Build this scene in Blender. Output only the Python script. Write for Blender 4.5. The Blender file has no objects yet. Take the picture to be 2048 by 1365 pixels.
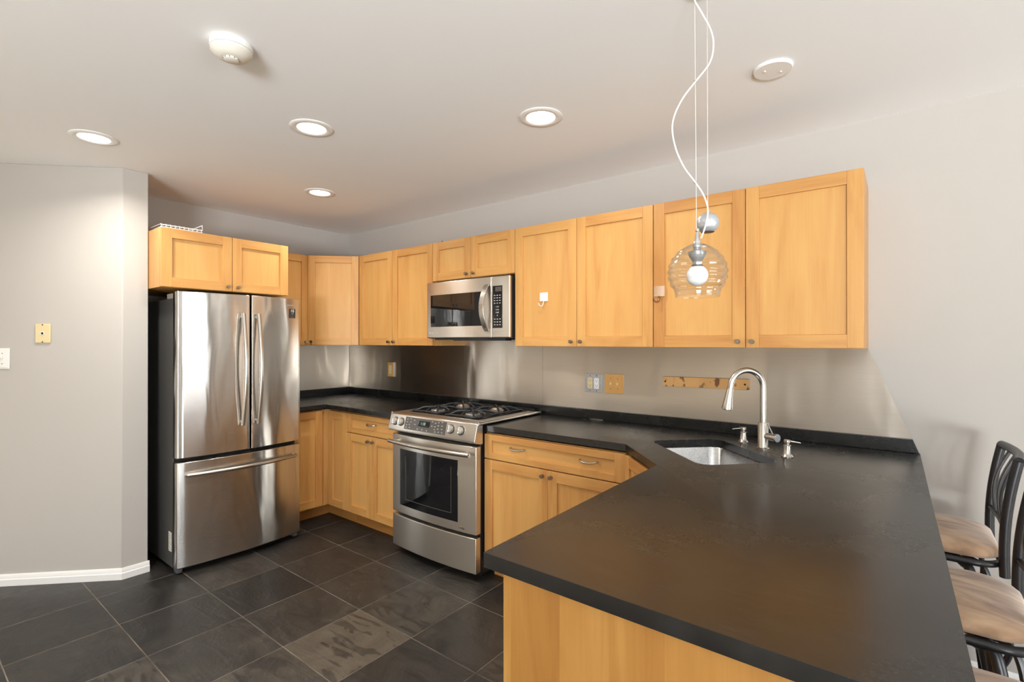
import bpy, math, random
from math import sin, cos, pi, radians as R_, sqrt
from mathutils import Vector, Matrix
from mathutils.geometry import tessellate_polygon

SC = bpy.context.scene
COL = SC.collection

# ------------------------------------------------------------------ camera
cam_d = bpy.data.cameras.new('camera')
cam_d.sensor_width = 36.0
cam_d.lens = 999.31 / 2048 * 36
cam_d.clip_start = 0.02
cam = bpy.data.objects.new('camera', cam_d)
COL.objects.link(cam)
cam.location = (4.2261, -2.8478, 1.406)
cam.rotation_euler = (pi / 2 + R_(0.107), 0, R_(37.993))
SC.camera = cam

# ------------------------------------------------------------------ world, daylight, exposure
SC.view_settings.view_transform = 'Standard'
SC.view_settings.look = 'None'
SC.view_settings.gamma = 1.0
SC.view_settings.use_curve_mapping = False
SC.view_settings.exposure = 0.0
SC.cycles.use_denoising = True
SC.cycles.max_bounces = 10
SC.cycles.diffuse_bounces = 6
SC.cycles.glossy_bounces = 5
SC.cycles.transmission_bounces = 8
SC.cycles.transparent_max_bounces = 12
SC.cycles.sample_clamp_indirect = 6.0
SC.cycles.caustics_refractive = False
SC.cycles.caustics_reflective = False

world = bpy.data.worlds.new('daylight_sky')
SC.world = world
world.use_nodes = True
wn = world.node_tree.nodes
wn['Background'].inputs[0].default_value = (0.80, 0.90, 1.0, 1)
wn['Background'].inputs[1].default_value = 1.6


def area_light(name, loc, target, sx, sy, power, color, shape='RECTANGLE', spread=180):
    d = bpy.data.lights.new(name, 'AREA')
    d.shape = shape
    d.size = sx
    if shape in ('RECTANGLE', 'ELLIPSE'):
        d.size_y = sy
    d.energy = power
    d.color = color
    d.spread = R_(spread)
    o = bpy.data.objects.new(name, d)
    COL.objects.link(o)
    o.location = loc
    dirv = Vector(target) - Vector(loc)
    o.rotation_euler = dirv.to_track_quat('-Z', 'Y').to_euler()
    return o


H = 2.44
XR, YR, XL = 10.0, -7.4, -0.9        # right wall, rear wall, far left wall
# daylight just outside the two big windows; the upward lamps are fill added to brighten the ceiling
area_light('daylight_right', (XR + 0.35, -2.6, 1.35), (XR - 1, -2.6, 1.15), 3.6, 2.0, 55, (0.90, 0.96, 1.0))
area_light('ceiling_fill_right', (XR + 0.45, -2.6, 0.45), (XR - 1.6, -2.9, 2.2), 3.8, 1.0, 145, (0.94, 0.97, 1.0), spread=140)
area_light('daylight_rear', (6.6, YR - 0.35, 1.45), (5.0, YR + 1, 1.25), 2.4, 1.7, 30, (0.90, 0.96, 1.0))
area_light('ceiling_fill_rear', (6.6, YR - 0.40, 0.55), (5.6, -6.2, 2.44), 2.6, 1.1, 560, (0.92, 0.96, 1.0), spread=110)

# fill lights added behind the camera, without fixtures, to lift the left ceiling and walls
for lx, ly in ((0.3, -4.9), (1.9, -5.3), (3.5, -5.6)):
    area_light('unseen_fill_light', (lx, ly, H - 0.012), (lx, ly, 0), 0.16, 0.16, 36, (1.0, 0.97, 0.93), 'DISK', 140)

# ------------------------------------------------------------------ materials
def new_mat(name):
    m = bpy.data.materials.new(name)
    m.use_nodes = True
    nt = m.node_tree
    return m, nt, nt.nodes['Principled BSDF']


def N(nt, typ, **kw):
    n = nt.nodes.new(typ)
    for k, v in kw.items():
        if k.startswith('i_'):
            key = k[2:]
            key = int(key) if key.isdigit() else key
            n.inputs[key].default_value = v
        else:
            setattr(n, k, v)
    return n


def L(nt, a, ao, b, bi):
    nt.links.new(a.outputs[ao], b.inputs[bi])


def simple(name, col, rough=0.5, metal=0.0, spec=0.5, emit=None, estr=0.0, noise=0.0, nscale=20, bump=0.0, bscale=200):
    m, nt, b = new_mat(name)
    b.inputs['Base Color'].default_value = (*col, 1)
    b.inputs['Roughness'].default_value = rough
    b.inputs['Metallic'].default_value = metal
    b.inputs['Specular IOR Level'].default_value = spec
    if emit:
        b.inputs['Emission Color'].default_value = (*emit, 1)
        b.inputs['Emission Strength'].default_value = estr
    if noise or bump:
        tc = N(nt, 'ShaderNodeTexCoord')
        if noise:
            n = N(nt, 'ShaderNodeTexNoise', i_Scale=nscale, i_Detail=5.0)
            L(nt, tc, 'Object', n, 'Vector')
            hi = [min(1, c * (1 + noise)) for c in col]
            lo = [c * (1 - noise) for c in col]
            r = N(nt, 'ShaderNodeValToRGB')
            r.color_ramp.elements[0].position = 0.3
            r.color_ramp.elements[0].color = (*lo, 1)
            r.color_ramp.elements[1].position = 0.7
            r.color_ramp.elements[1].color = (*hi, 1)
            L(nt, n, 'Fac', r, 'Fac')
            L(nt, r, 'Color', b, 'Base Color')
        if bump:
            n2 = N(nt, 'ShaderNodeTexNoise', i_Scale=bscale, i_Detail=3.0)
            L(nt, tc, 'Object', n2, 'Vector')
            bp = N(nt, 'ShaderNodeBump', i_Strength=bump, i_Distance=0.002)
            L(nt, n2, 'Fac', bp, 'Height')
            L(nt, bp, 'Normal', b, 'Normal')
    return m


def wood(name, axis, lo, mid, hi, rough=0.38, grain=1.0, planks=None):
    """maple-like wood, grain along axis 0/1/2 of the object's own frame; face attribute 'tone' shifts each board"""
    m, nt, b = new_mat(name)
    tc = N(nt, 'ShaderNodeTexCoord')
    oi = N(nt, 'ShaderNodeObjectInfo')
    at = N(nt, 'ShaderNodeAttribute', attribute_name='tone')
    off = N(nt, 'ShaderNodeVectorMath', operation='SCALE')
    comb = N(nt, 'ShaderNodeCombineXYZ', i_X=13.0, i_Y=29.0, i_Z=7.0)
    L(nt, comb, 0, off, 0)
    add = N(nt, 'ShaderNodeMath', operation='ADD')
    L(nt, oi, 'Random', add, 0)
    L(nt, at, 'Fac', add, 1)
    L(nt, add, 0, off, 'Scale')
    va = N(nt, 'ShaderNodeVectorMath', operation='ADD')
    L(nt, tc, 'Object', va, 0)
    L(nt, off, 0, va, 1)
    s1 = [9.0] * 3; s1[axis] = 1.1
    s2 = [160.0] * 3; s2[axis] = 5.0
    mp1 = N(nt, 'ShaderNodeMapping'); mp1.inputs['Scale'].default_value = s1
    mp2 = N(nt, 'ShaderNodeMapping'); mp2.inputs['Scale'].default_value = s2
    L(nt, va, 0, mp1, 0); L(nt, va, 0, mp2, 0)
    n1 = N(nt, 'ShaderNodeTexNoise', i_Scale=1.0, i_Detail=4.0, i_Distortion=1.3)
    n2 = N(nt, 'ShaderNodeTexNoise', i_Scale=1.0, i_Detail=3.0)
    L(nt, mp1, 0, n1, 'Vector'); L(nt, mp2, 0, n2, 'Vector')
    mx = N(nt, 'ShaderNodeMath', operation='MULTIPLY_ADD', i_1=0.30 * grain, i_2=0.0)
    L(nt, n2, 'Fac', mx, 0)
    ad = N(nt, 'ShaderNodeMath', operation='ADD')
    L(nt, n1, 'Fac', ad, 0); L(nt, mx, 0, ad, 1)
    # tone: 0.5 neutral
    tn = N(nt, 'ShaderNodeMath', operation='MULTIPLY_ADD', i_1=0.55, i_2=-0.42)
    L(nt, at, 'Fac', tn, 0)
    ad2 = N(nt, 'ShaderNodeMath', operation='ADD')
    L(nt, ad, 0, ad2, 0); L(nt, tn, 0, ad2, 1)
    rp = N(nt, 'ShaderNodeValToRGB')
    e = rp.color_ramp.elements
    e[0].position = 0.18; e[0].color = (*lo, 1)
    e[1].position = 0.85; e[1].color = (*hi, 1)
    k = e.new(0.5); k.color = (*mid, 1)
    L(nt, ad2, 0, rp, 'Fac')
    L(nt, rp, 'Color', b, 'Base Color')
    b.inputs['Roughness'].default_value = rough
    b.inputs['Specular IOR Level'].default_value = 0.4
    return m


WLO, WMID, WHI = (0.46, 0.205, 0.058), (0.575, 0.300, 0.092), (0.625, 0.355, 0.118)
M = {}
M['wood_v'] = wood('maple_vertical_grain', 2, WLO, WMID, WHI)
M['wood_h'] = wood('maple_horizontal_grain', 0, WLO, WMID, WHI)
M['wood_plank_shaded'] = wood('maple_striped_shaded', 2, (0.28, 0.122, 0.026), (0.34, 0.162, 0.037), (0.41, 0.215, 0.058))  # darker than the other maple: overhead shade is put into these tones
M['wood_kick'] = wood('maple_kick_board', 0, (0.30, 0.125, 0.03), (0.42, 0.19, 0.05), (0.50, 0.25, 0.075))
M['wood_floor'] = wood('pale_bounce_boards', 0, (0.50, 0.42, 0.32), (0.60, 0.52, 0.41), (0.66, 0.58, 0.47), 0.4)
M['wood_in'] = simple('cabinet_gap_shadow_wood', (0.30, 0.15, 0.05), 0.6)
M['wall'] = simple('warm_grey_wall_paint', (0.475, 0.447, 0.412), 0.75, spec=0.25, bump=0.05, bscale=350)
M['ceil'] = simple('white_ceiling_paint', (0.86, 0.87, 0.875), 0.8, spec=0.2, bump=0.05, bscale=300)
M['trim'] = simple('white_trim_paint', (0.83, 0.82, 0.80), 0.4)
M['white'] = simple('white_plastic', (0.82, 0.81, 0.78), 0.35)
M['offwhite'] = simple('aged_white_plastic', (0.74, 0.71, 0.63), 0.4)
M['ivory'] = simple('ivory_plastic', (0.70, 0.58, 0.33), 0.4)
M['beige'] = simple('beige_plastic', (0.50, 0.325, 0.205), 0.45)
M['pink'] = simple('pink_plastic', (0.80, 0.50, 0.40), 0.4)
M['bronze'] = simple('bronze_metal', (0.22, 0.10, 0.05), 0.35, metal=0.8)
M['black'] = simple('black_plastic', (0.012, 0.012, 0.013), 0.35)
M['hole'] = simple('dark_opening', (0.01, 0.008, 0.006), 0.8)
M['iron'] = simple('cast_iron', (0.018, 0.019, 0.021), 0.42, noise=0.4, nscale=60)
M['enamel'] = simple('black_enamel', (0.014, 0.013, 0.013), 0.18)
M['glass_black'] = simple('black_glass', (0.006, 0.006, 0.007), 0.03, spec=0.6)
M['fridge_side'] = simple('dark_grey_painted_steel', (0.075, 0.072, 0.068), 0.33, bump=0.04, bscale=500)
M['hinge_grey'] = simple('grey_plastic', (0.36, 0.33, 0.29), 0.5)
M['foot_grey'] = simple('dark_grey_plastic', (0.10, 0.10, 0.10), 0.5)
M['panel_grey'] = simple('grey_touch_panel', (0.075, 0.068, 0.06), 0.25)
M['glyph'] = simple('pale_print', (0.72, 0.72, 0.70), 0.5)
M['dimglyph'] = simple('grey_print', (0.32, 0.31, 0.29), 0.5)
M['lcd'] = simple('display_digits', (0.30, 0.42, 0.38), 0.4, emit=(0.5, 0.75, 0.65), estr=0.25)
M['black_frame'] = simple('black_satin_metal', (0.010, 0.010, 0.012), 0.33)
M['nickel'] = simple('brushed_nickel', (0.53, 0.50, 0.455), 0.27, metal=1.0)
M['nickel_dark'] = simple('dark_nickel', (0.36, 0.32, 0.27), 0.30, metal=1.0)
M['plate_grey'] = simple('dull_grey_metal_plate', (0.42, 0.405, 0.385), 0.45, metal=0.3, noise=0.12, nscale=60)
M['chrome'] = simple('polished_chrome', (0.75, 0.74, 0.72), 0.10, metal=1.0)
M['pewter'] = simple('satin_aluminium_paint', (0.58, 0.60, 0.63), 0.33, metal=0.7)
M['alu'] = simple('cast_aluminium', (0.55, 0.52, 0.47), 0.42, metal=0.8, noise=0.15, nscale=40)
M['socket_grey'] = simple('grey_lamp_socket', (0.36, 0.36, 0.36), 0.35, metal=0.7)
M['cap_tan'] = simple('tan_burner_cap', (0.62, 0.44, 0.28), 0.38, metal=0.5)  # tan, for the caps of the rear burners
M['cord'] = simple('clear_white_cord', (0.82, 0.81, 0.78), 0.3)
M['wire'] = simple('thin_steel_wire', (0.80, 0.78, 0.74), 0.3, metal=0.4)
M['rack'] = simple('white_coated_wire', (0.85, 0.85, 0.84), 0.35)
M['lamp_on'] = simple('lit_lamp_lens', (1, 1, 1), 0.5, emit=(1.0, 0.93, 0.82), estr=9.0)
M['bulb'] = simple('opal_bulb', (0.90, 0.90, 0.89), 0.18)
M['ground'] = simple('outside_paving', (0.42, 0.40, 0.37), 0.9, noise=0.2, nscale=3)


def steel(name, base, rough, axis, wav=0.0, wscale=3.0, brush=0.012, aniso=0.8, var=0.05):
    """brushed stainless; brushing runs along `axis`; wav = slow buckling of the sheet"""
    m, nt, b = new_mat(name)
    b.inputs['Metallic'].default_value = 1.0
    tc = N(nt, 'ShaderNodeTexCoord')
    sc = [420.0] * 3; sc[axis] = 3.0
    mp = N(nt, 'ShaderNodeMapping'); mp.inputs['Scale'].default_value = sc
    L(nt, tc, 'Object', mp, 0)
    n = N(nt, 'ShaderNodeTexNoise', i_Scale=1.0, i_Detail=3.0)
    L(nt, mp, 0, n, 'Vector')
    rp = N(nt, 'ShaderNodeValToRGB')
    rp.color_ramp.elements[0].position = 0.25
    rp.color_ramp.elements[0].color = (*[c * (1 - var) for c in base], 1)
    rp.color_ramp.elements[1].position = 0.75
    rp.color_ramp.elements[1].color = (*[min(1, c * (1 + var)) for c in base], 1)
    L(nt, n, 'Fac', rp, 'Fac')
    L(nt, rp, 'Color', b, 'Base Color')
    mr = N(nt, 'ShaderNodeMath', operation='MULTIPLY_ADD', i_1=0.10, i_2=rough - 0.05)
    L(nt, n, 'Fac', mr, 0)
    L(nt, mr, 0, b, 'Roughness')
    b.inputs['Anisotropic'].default_value = aniso
    tg = N(nt, 'ShaderNodeCombineXYZ', i_X=0.0, i_Y=0.0, i_Z=1.0)
    L(nt, tg, 0, b, 'Tangent')
    bp = N(nt, 'ShaderNodeBump', i_Strength=brush, i_Distance=0.0006)
    L(nt, n, 'Fac', bp, 'Height')
    last = bp
    if wav:
        s3 = [wscale] * 3; s3[2] = wscale * 0.30
        mp3 = N(nt, 'ShaderNodeMapping'); mp3.inputs['Scale'].default_value = s3
        L(nt, tc, 'Object', mp3, 0)
        n3 = N(nt, 'ShaderNodeTexNoise', i_Scale=1.0, i_Detail=1.5, i_Distortion=0.6)
        L(nt, mp3, 0, n3, 'Vector')
        bp2 = N(nt, 'ShaderNodeBump', i_Strength=1.0, i_Distance=wav)
        L(nt, n3, 'Fac', bp2, 'Height')
        L(nt, bp, 'Normal', bp2, 'Normal')
        last = bp2
    L(nt, last, 'Normal', b, 'Normal')
    return m


M['steel_fridge'] = steel('stainless_fridge', (0.62, 0.595, 0.56), 0.21, 1, wav=0.010, wscale=5.0, aniso=0.96, brush=0.006)
M['steel_range'] = steel('stainless_range', (0.72, 0.68, 0.62), 0.30, 0, brush=0.002, aniso=0.85, var=0.02)
M['steel_splash'] = steel('stainless_sheet', (0.70, 0.645, 0.575), 0.30, 0, wav=0.006, wscale=4.5)
M['steel_sink'] = steel('stainless_sink', (0.60, 0.60, 0.60), 0.27, 0)


def stone():
    m, nt, b = new_mat('black_honed_soapstone')
    tc = N(nt, 'ShaderNodeTexCoord')
    n1 = N(nt, 'ShaderNodeTexNoise', i_Scale=3.0, i_Detail=7.0, i_Distortion=0.2)
    n2 = N(nt, 'ShaderNodeTexNoise', i_Scale=140.0, i_Detail=4.0)
    mp = N(nt, 'ShaderNodeMapping'); mp.inputs['Scale'].default_value = (9, 70, 9)
    mp.inputs['Rotation'].default_value = (0, 0, 0.35)
    n3 = N(nt, 'ShaderNodeTexNoise', i_Scale=1.0, i_Detail=6.0)
    for n in (n1, n2):
        L(nt, tc, 'Object', n, 'Vector')
    L(nt, tc, 'Object', mp, 0); L(nt, mp, 0, n3, 'Vector')
    rp = N(nt, 'ShaderNodeValToRGB')
    e = rp.color_ramp.elements
    e[0].position = 0.3; e[0].color = (0.004, 0.004, 0.0043, 1)
    e[1].position = 0.75; e[1].color = (0.011, 0.0112, 0.0105, 1)
    L(nt, n1, 'Fac', rp, 'Fac')
    sc = N(nt, 'ShaderNodeValToRGB')
    sc.color_ramp.elements[0].position = 0.52; sc.color_ramp.elements[0].color = (0, 0, 0, 1)
    sc.color_ramp.elements[1].position = 0.85; sc.color_ramp.elements[1].color = (0.016, 0.016, 0.015, 1)
    L(nt, n3, 'Fac', sc, 'Fac')
    mx = N(nt, 'ShaderNodeMixRGB', blend_type='ADD', i_Fac=1.0)
    L(nt, rp, 'Color', mx, 1); L(nt, sc, 'Color', mx, 2)
    L(nt, mx, 'Color', b, 'Base Color')
    # uneven honing: cloudy patches of slightly different gloss
    r0 = N(nt, 'ShaderNodeMath', operation='MULTIPLY_ADD', i_1=0.20, i_2=0.14)
    L(nt, n1, 'Fac', r0, 0)
    r = N(nt, 'ShaderNodeMath', operation='MULTIPLY_ADD', i_1=0.05)
    L(nt, n2, 'Fac', r, 0); L(nt, r0, 0, r, 2)
    L(nt, r, 0, b, 'Roughness')
    b.inputs['Specular IOR Level'].default_value = 0.62
    bp = N(nt, 'ShaderNodeBump', i_Strength=0.02, i_Distance=0.0008)
    L(nt, n2, 'Fac', bp, 'Height')
    L(nt, bp, 'Normal', b, 'Normal')
    return m


M['stone'] = stone()


def slate():
    m, nt, b = new_mat('slate_tiles')
    tc = N(nt, 'ShaderNodeTexCoord')
    at = N(nt, 'ShaderNodeAttribute', attribute_name='tone')
    va = N(nt, 'ShaderNodeVectorMath', operation='SCALE')
    comb = N(nt, 'ShaderNodeCombineXYZ', i_X=37.0, i_Y=91.0, i_Z=53.0)
    L(nt, comb, 0, va, 0); L(nt, at, 'Fac', va, 'Scale')
    vb = N(nt, 'ShaderNodeVectorMath', operation='ADD')
    L(nt, tc, 'Object', vb, 0); L(nt, va, 0, vb, 1)
    n1 = N(nt, 'ShaderNodeTexNoise', i_Scale=5.0, i_Detail=8.0, i_Distortion=1.6)
    n1.inputs['Roughness'].default_value = 0.62
    mp = N(nt, 'ShaderNodeMapping'); mp.inputs['Scale'].default_value = (4.0, 14.0, 4.0)
    mp.inputs['Rotation'].default_value = (0, 0, 0.6)
    n2 = N(nt, 'ShaderNodeTexNoise', i_Scale=1.0, i_Detail=7.0, i_Distortion=1.0)
    L(nt, vb, 0, n1, 'Vector'); L(nt, vb, 0, mp, 0); L(nt, mp, 0, n2, 'Vector')
    rp = N(nt, 'ShaderNodeValToRGB')
    e = rp.color_ramp.elements
    e[0].position = 0.0; e[0].color = (0.012, 0.012, 0.0125, 1)
    e[1].position = 1.0; e[1].color = (0.105, 0.090, 0.070, 1)
    k = e.new(0.45); k.color = (0.032, 0.0285, 0.025, 1)
    cl = N(nt, 'ShaderNodeMath', operation='MULTIPLY_ADD', i_1=0.85, i_2=-0.42)
    L(nt, n1, 'Fac', cl, 0)
    ad = N(nt, 'ShaderNodeMath', operation='ADD')
    L(nt, at, 'Fac', ad, 0); L(nt, cl, 0, ad, 1)
    # cleft layers: sharp-edged darker flakes on the lighter tiles
    th = N(nt, 'ShaderNodeMath', operation='GREATER_THAN', i_1=0.56)
    L(nt, n2, 'Fac', th, 0)
    fl = N(nt, 'ShaderNodeMath', operation='MULTIPLY', i_1=-0.35)
    L(nt, th, 0, fl, 0)
    fl2 = N(nt, 'ShaderNodeMath', operation='MULTIPLY')
    L(nt, fl, 0, fl2, 0); L(nt, at, 'Fac', fl2, 1)
    ad2 = N(nt, 'ShaderNodeMath', operation='ADD')
    L(nt, ad, 0, ad2, 0); L(nt, fl2, 0, ad2, 1)
    L(nt, ad2, 0, rp, 'Fac')
    L(nt, rp, 'Color', b, 'Base Color')
    r = N(nt, 'ShaderNodeMath', operation='MULTIPLY_ADD', i_1=0.25, i_2=0.27)
    L(nt, n1, 'Fac', r, 0)
    L(nt, r, 0, b, 'Roughness')
    b.inputs['Specular IOR Level'].default_value = 0.36
    hh = N(nt, 'ShaderNodeMath', operation='ADD')
    L(nt, n1, 'Fac', hh, 0); L(nt, n2, 'Fac', hh, 1)
    bp = N(nt, 'ShaderNodeBump', i_Strength=0.45, i_Distance=0.008)
    L(nt, hh, 0, bp, 'Height')
    L(nt, bp, 'Normal', b, 'Normal')
    return m


M['slate'] = slate()
M['grout'] = simple('tan_grout', (0.135, 0.112, 0.088), 0.85, noise=0.6, nscale=5)


def suede():
    m, nt, b = new_mat('tan_microsuede')
    tc = N(nt, 'ShaderNodeTexCoord')
    oi = N(nt, 'ShaderNodeObjectInfo')
    sc = N(nt, 'ShaderNodeVectorMath', operation='SCALE')
    comb = N(nt, 'ShaderNodeCombineXYZ', i_X=3.0, i_Y=5.0, i_Z=2.0)
    L(nt, comb, 0, sc, 0); L(nt, oi, 'Random', sc, 'Scale')
    va = N(nt, 'ShaderNodeVectorMath', operation='ADD')
    L(nt, tc, 'Object', va, 0); L(nt, sc, 0, va, 1)
    mp = N(nt, 'ShaderNodeMapping'); mp.inputs['Scale'].default_value = (4, 14, 4)
    mp.inputs['Rotation'].default_value = (0, 0, 1.2)
    L(nt, va, 0, mp, 0)
    n = N(nt, 'ShaderNodeTexNoise', i_Scale=1.0, i_Detail=5.0, i_Distortion=1.2)
    L(nt, mp, 0, n, 'Vector')
    rp = N(nt, 'ShaderNodeValToRGB')
    e = rp.color_ramp.elements
    e[0].position = 0.30; e[0].color = (0.25, 0.138, 0.078, 1)
    e[1].position = 0.62; e[1].color = (0.58, 0.40, 0.26, 1)
    L(nt, n, 'Fac', rp, 'Fac')
    L(nt, rp, 'Color', b, 'Base Color')
    b.inputs['Roughness'].default_value = 0.9
    b.inputs['Specular IOR Level'].default_value = 0.15
    b.inputs['Sheen Weight'].default_value = 0.5
    n2 = N(nt, 'ShaderNodeTexNoise', i_Scale=500.0)
    L(nt, tc, 'Object', n2, 'Vector')
    bp = N(nt, 'ShaderNodeBump', i_Strength=0.15, i_Distance=0.001)
    L(nt, n2, 'Fac', bp, 'Height'); L(nt, bp, 'Normal', b, 'Normal')
    return m


M['suede'] = suede()


def stained_wood():
    m, nt, b = new_mat('stained_pine_strip')
    tc = N(nt, 'ShaderNodeTexCoord')
    mp = N(nt, 'ShaderNodeMapping'); mp.inputs['Scale'].default_value = (22, 10, 14)
    L(nt, tc, 'Object', mp, 0)
    n = N(nt, 'ShaderNodeTexNoise', i_Scale=1.0, i_Detail=4.0)
    L(nt, mp, 0, n, 'Vector')
    rp = N(nt, 'ShaderNodeValToRGB')
    e = rp.color_ramp.elements
    e[0].position = 0.565; e[0].color = (0.56, 0.30, 0.10, 1)
    e[1].position = 0.64; e[1].color = (0.15, 0.055, 0.014, 1)
    L(nt, n, 'Fac', rp, 'Fac')
    L(nt, rp, 'Color', b, 'Base Color')
    b.inputs['Roughness'].default_value = 0.55
    return m


M['wood_stain'] = stained_wood()


def thin_glass(name):
    """thin blown glass: mostly clear, mirror-like and slightly milky towards the rims of each rib"""
    m, nt, b = new_mat(name)
    nt.nodes.remove(b)
    out = nt.nodes['Material Output']
    t = N(nt, 'ShaderNodeBsdfTransparent')
    t.inputs[0].default_value = (0.97, 0.975, 0.975, 1)
    g = N(nt, 'ShaderNodeBsdfGlossy', i_Roughness=0.015)
    lw = N(nt, 'ShaderNodeLayerWeight', i_Blend=0.5)
    pw = N(nt, 'ShaderNodeMath', operation='POWER', i_1=3.2)
    L(nt, lw, 'Facing', pw, 0)
    ma = N(nt, 'ShaderNodeMath', operation='MULTIPLY_ADD', i_1=0.65, i_2=0.045)
    L(nt, pw, 0, ma, 0)
    mx = N(nt, 'ShaderNodeMixShader')
    L(nt, ma, 0, mx, 0); L(nt, t, 0, mx, 1); L(nt, g, 0, mx, 2)
    L(nt, mx, 0, out, 'Surface')
    return m


M['glass'] = thin_glass('clear_blown_glass')


def pane():
    m, nt, b = new_mat('window_glass')
    nt.nodes.remove(b)
    out = nt.nodes['Material Output']
    t = N(nt, 'ShaderNodeBsdfTransparent')
    g = N(nt, 'ShaderNodeBsdfGlossy', i_Roughness=0.02)
    f = N(nt, 'ShaderNodeFresnel', i_IOR=1.3)
    mx = N(nt, 'ShaderNodeMixShader')
    L(nt, f, 0, mx, 0); L(nt, t, 0, mx, 1); L(nt, g, 0, mx, 2)
    L(nt, mx, 0, out, 'Surface')
    return m


M['pane'] = pane()


# ------------------------------------------------------------------ mesh builder
class MB:
    def __init__(self, mats):
        self.mats = mats if isinstance(mats, (list, tuple)) else [mats]
        self.v, self.f, self.mi, self.tone = [], [], [], []
        self.T = Matrix.Identity(4)

    def add(self, vs, fs, mi=0, tone=0.5):
        o = len(self.v)
        flip = self.T.to_3x3().determinant() < 0
        self.v += [tuple(self.T @ Vector(p)) for p in vs]
        for f in fs:
            f = [i + o for i in f]
            self.f.append(f[::-1] if flip else f)
            self.mi.append(mi)
            self.tone.append(tone)
        return self

    def box(self, x0, x1, y0, y1, z0, z1, mi=0, tone=0.5):
        x0, x1 = min(x0, x1), max(x0, x1); y0, y1 = min(y0, y1), max(y0, y1); z0, z1 = min(z0, z1), max(z0, z1)
        vs = [(x0, y0, z0), (x1, y0, z0), (x1, y1, z0), (x0, y1, z0), (x0, y0, z1), (x1, y0, z1), (x1, y1, z1), (x0, y1, z1)]
        return self.add(vs, [(3, 2, 1, 0), (4, 5, 6, 7), (0, 1, 5, 4), (1, 2, 6, 5), (2, 3, 7, 6), (3, 0, 4, 7)], mi, tone)

    def prism(self, poly, z0, z1, mi=0, tone=0.5, holes=()):
        """poly counter-clockwise in xy, extruded in z"""
        loops = [list(poly)] + [list(h) for h in holes]
        flat = [p for lp in loops for p in lp]
        n = len(flat)
        vs = [(p[0], p[1], z0) for p in flat] + [(p[0], p[1], z1) for p in flat]
        fs = []
        if holes:
            tris = tessellate_polygon([[Vector((p[0], p[1], 0)) for p in lp] for lp in loops])
            for t in tris:
                a, b_, c = [Vector((flat[i][0], flat[i][1], 0)) for i in t]
                if (b_ - a).cross(c - a).z < 0:
                    t = t[::-1]
                fs.append(tuple(i + n for i in t))
                fs.append(tuple(t[::-1]))
        else:
            fs.append(tuple(range(n - 1, -1, -1)))
            fs.append(tuple(range(n, 2 * n)))
        k = 0
        for li, lp in enumerate(loops):
            m = len(lp)
            for i in range(m):
                a, b_ = k + i, k + (i + 1) % m
                q = (a, b_, b_ + n, a + n)
                fs.append(q if li == 0 else q[::-1])
            k += m
        return self.add(vs, fs, mi, tone)

    def tube(self, pts, r, seg=12, mi=0, tone=0.5, caps=True, closed=False):
        pts = [Vector(p) for p in pts]
        n = len(pts)
        rs = r if isinstance(r, (list, tuple)) else [r] * n
        tang = []
        for i in range(n):
            if closed:
                t = pts[(i + 1) % n] - pts[i - 1]
            else:
                t = pts[min(i + 1, n - 1)] - pts[max(i - 1, 0)]
            tang.append(t.normalized())
        ref = Vector((0, 0, 1)) if abs(tang[0].z) < 0.9 else Vector((1, 0, 0))
        u = (ref - tang[0] * ref.dot(tang[0])).normalized()
        vs, fs = [], []
        for i in range(n):
            u = (u - tang[i] * u.dot(tang[i])).normalized()
            w = tang[i].cross(u)
            for k in range(seg):
                a = 2 * pi * k / seg
                vs.append(tuple(pts[i] + (u * cos(a) + w * sin(a)) * rs[i]))
        for i in range(n if closed else n - 1):
            j = (i + 1) % n
            for k in range(seg):
                k2 = (k + 1) % seg
                fs.append((i * seg + k, i * seg + k2, j * seg + k2, j * seg + k))
        if caps and not closed:
            fs.append(tuple(range(seg - 1, -1, -1)))
            fs.append(tuple((n - 1) * seg + k for k in range(seg)))
        return self.add(vs, fs, mi, tone)

    def strap(self, pts, side, hw, ht, mi=0, tone=0.5):
        """flat bar swept along pts; `side` is its width direction"""
        pts = [Vector(p) for p in pts]
        side = Vector(side)
        n = len(pts)
        vs, fs = [], []
        for i, p in enumerate(pts):
            tg = (pts[min(i + 1, n - 1)] - pts[max(i - 1, 0)]).normalized()
            nm = tg.cross(side).normalized()
            for a, c in ((-hw, -ht), (hw, -ht), (hw, ht), (-hw, ht)):
                vs.append(tuple(p + side * a + nm * c))
        for i in range(n - 1):
            for k in range(4):
                k2 = (k + 1) % 4
                fs.append((i * 4 + k, i * 4 + k2, (i + 1) * 4 + k2, (i + 1) * 4 + k))
        e = (n - 1) * 4
        fs += [(3, 2, 1, 0), (e, e + 1, e + 2, e + 3)]
        return self.add(vs, fs, mi, tone)

    def lathe(self, prof, c=(0, 0, 0), axis=(0, 0, 1), seg=32, mi=0, tone=0.5, closed=False):
        """prof: list of (radius, height); r == 0 gives a pole"""
        ax = Vector(axis).normalized()
        ref = Vector((1, 0, 0)) if abs(ax.x) < 0.9 else Vector((0, 1, 0))
        u = (ref - ax * ref.dot(ax)).normalized()
        w = ax.cross(u)
        c = Vector(c)
        vs, rings = [], []
        for r, h in prof:
            if r < 1e-7:
                rings.append([len(vs)])
                vs.append(tuple(c + ax * h))
            else:
                s = len(vs)
                for k in range(seg):
                    a = 2 * pi * k / seg
                    vs.append(tuple(c + ax * h + (u * cos(a) + w * sin(a)) * r))
                rings.append(list(range(s, s + seg)))
        fs = []
        prs = list(zip(rings[:-1], rings[1:]))
        if closed:
            prs.append((rings[-1], rings[0]))
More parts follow.
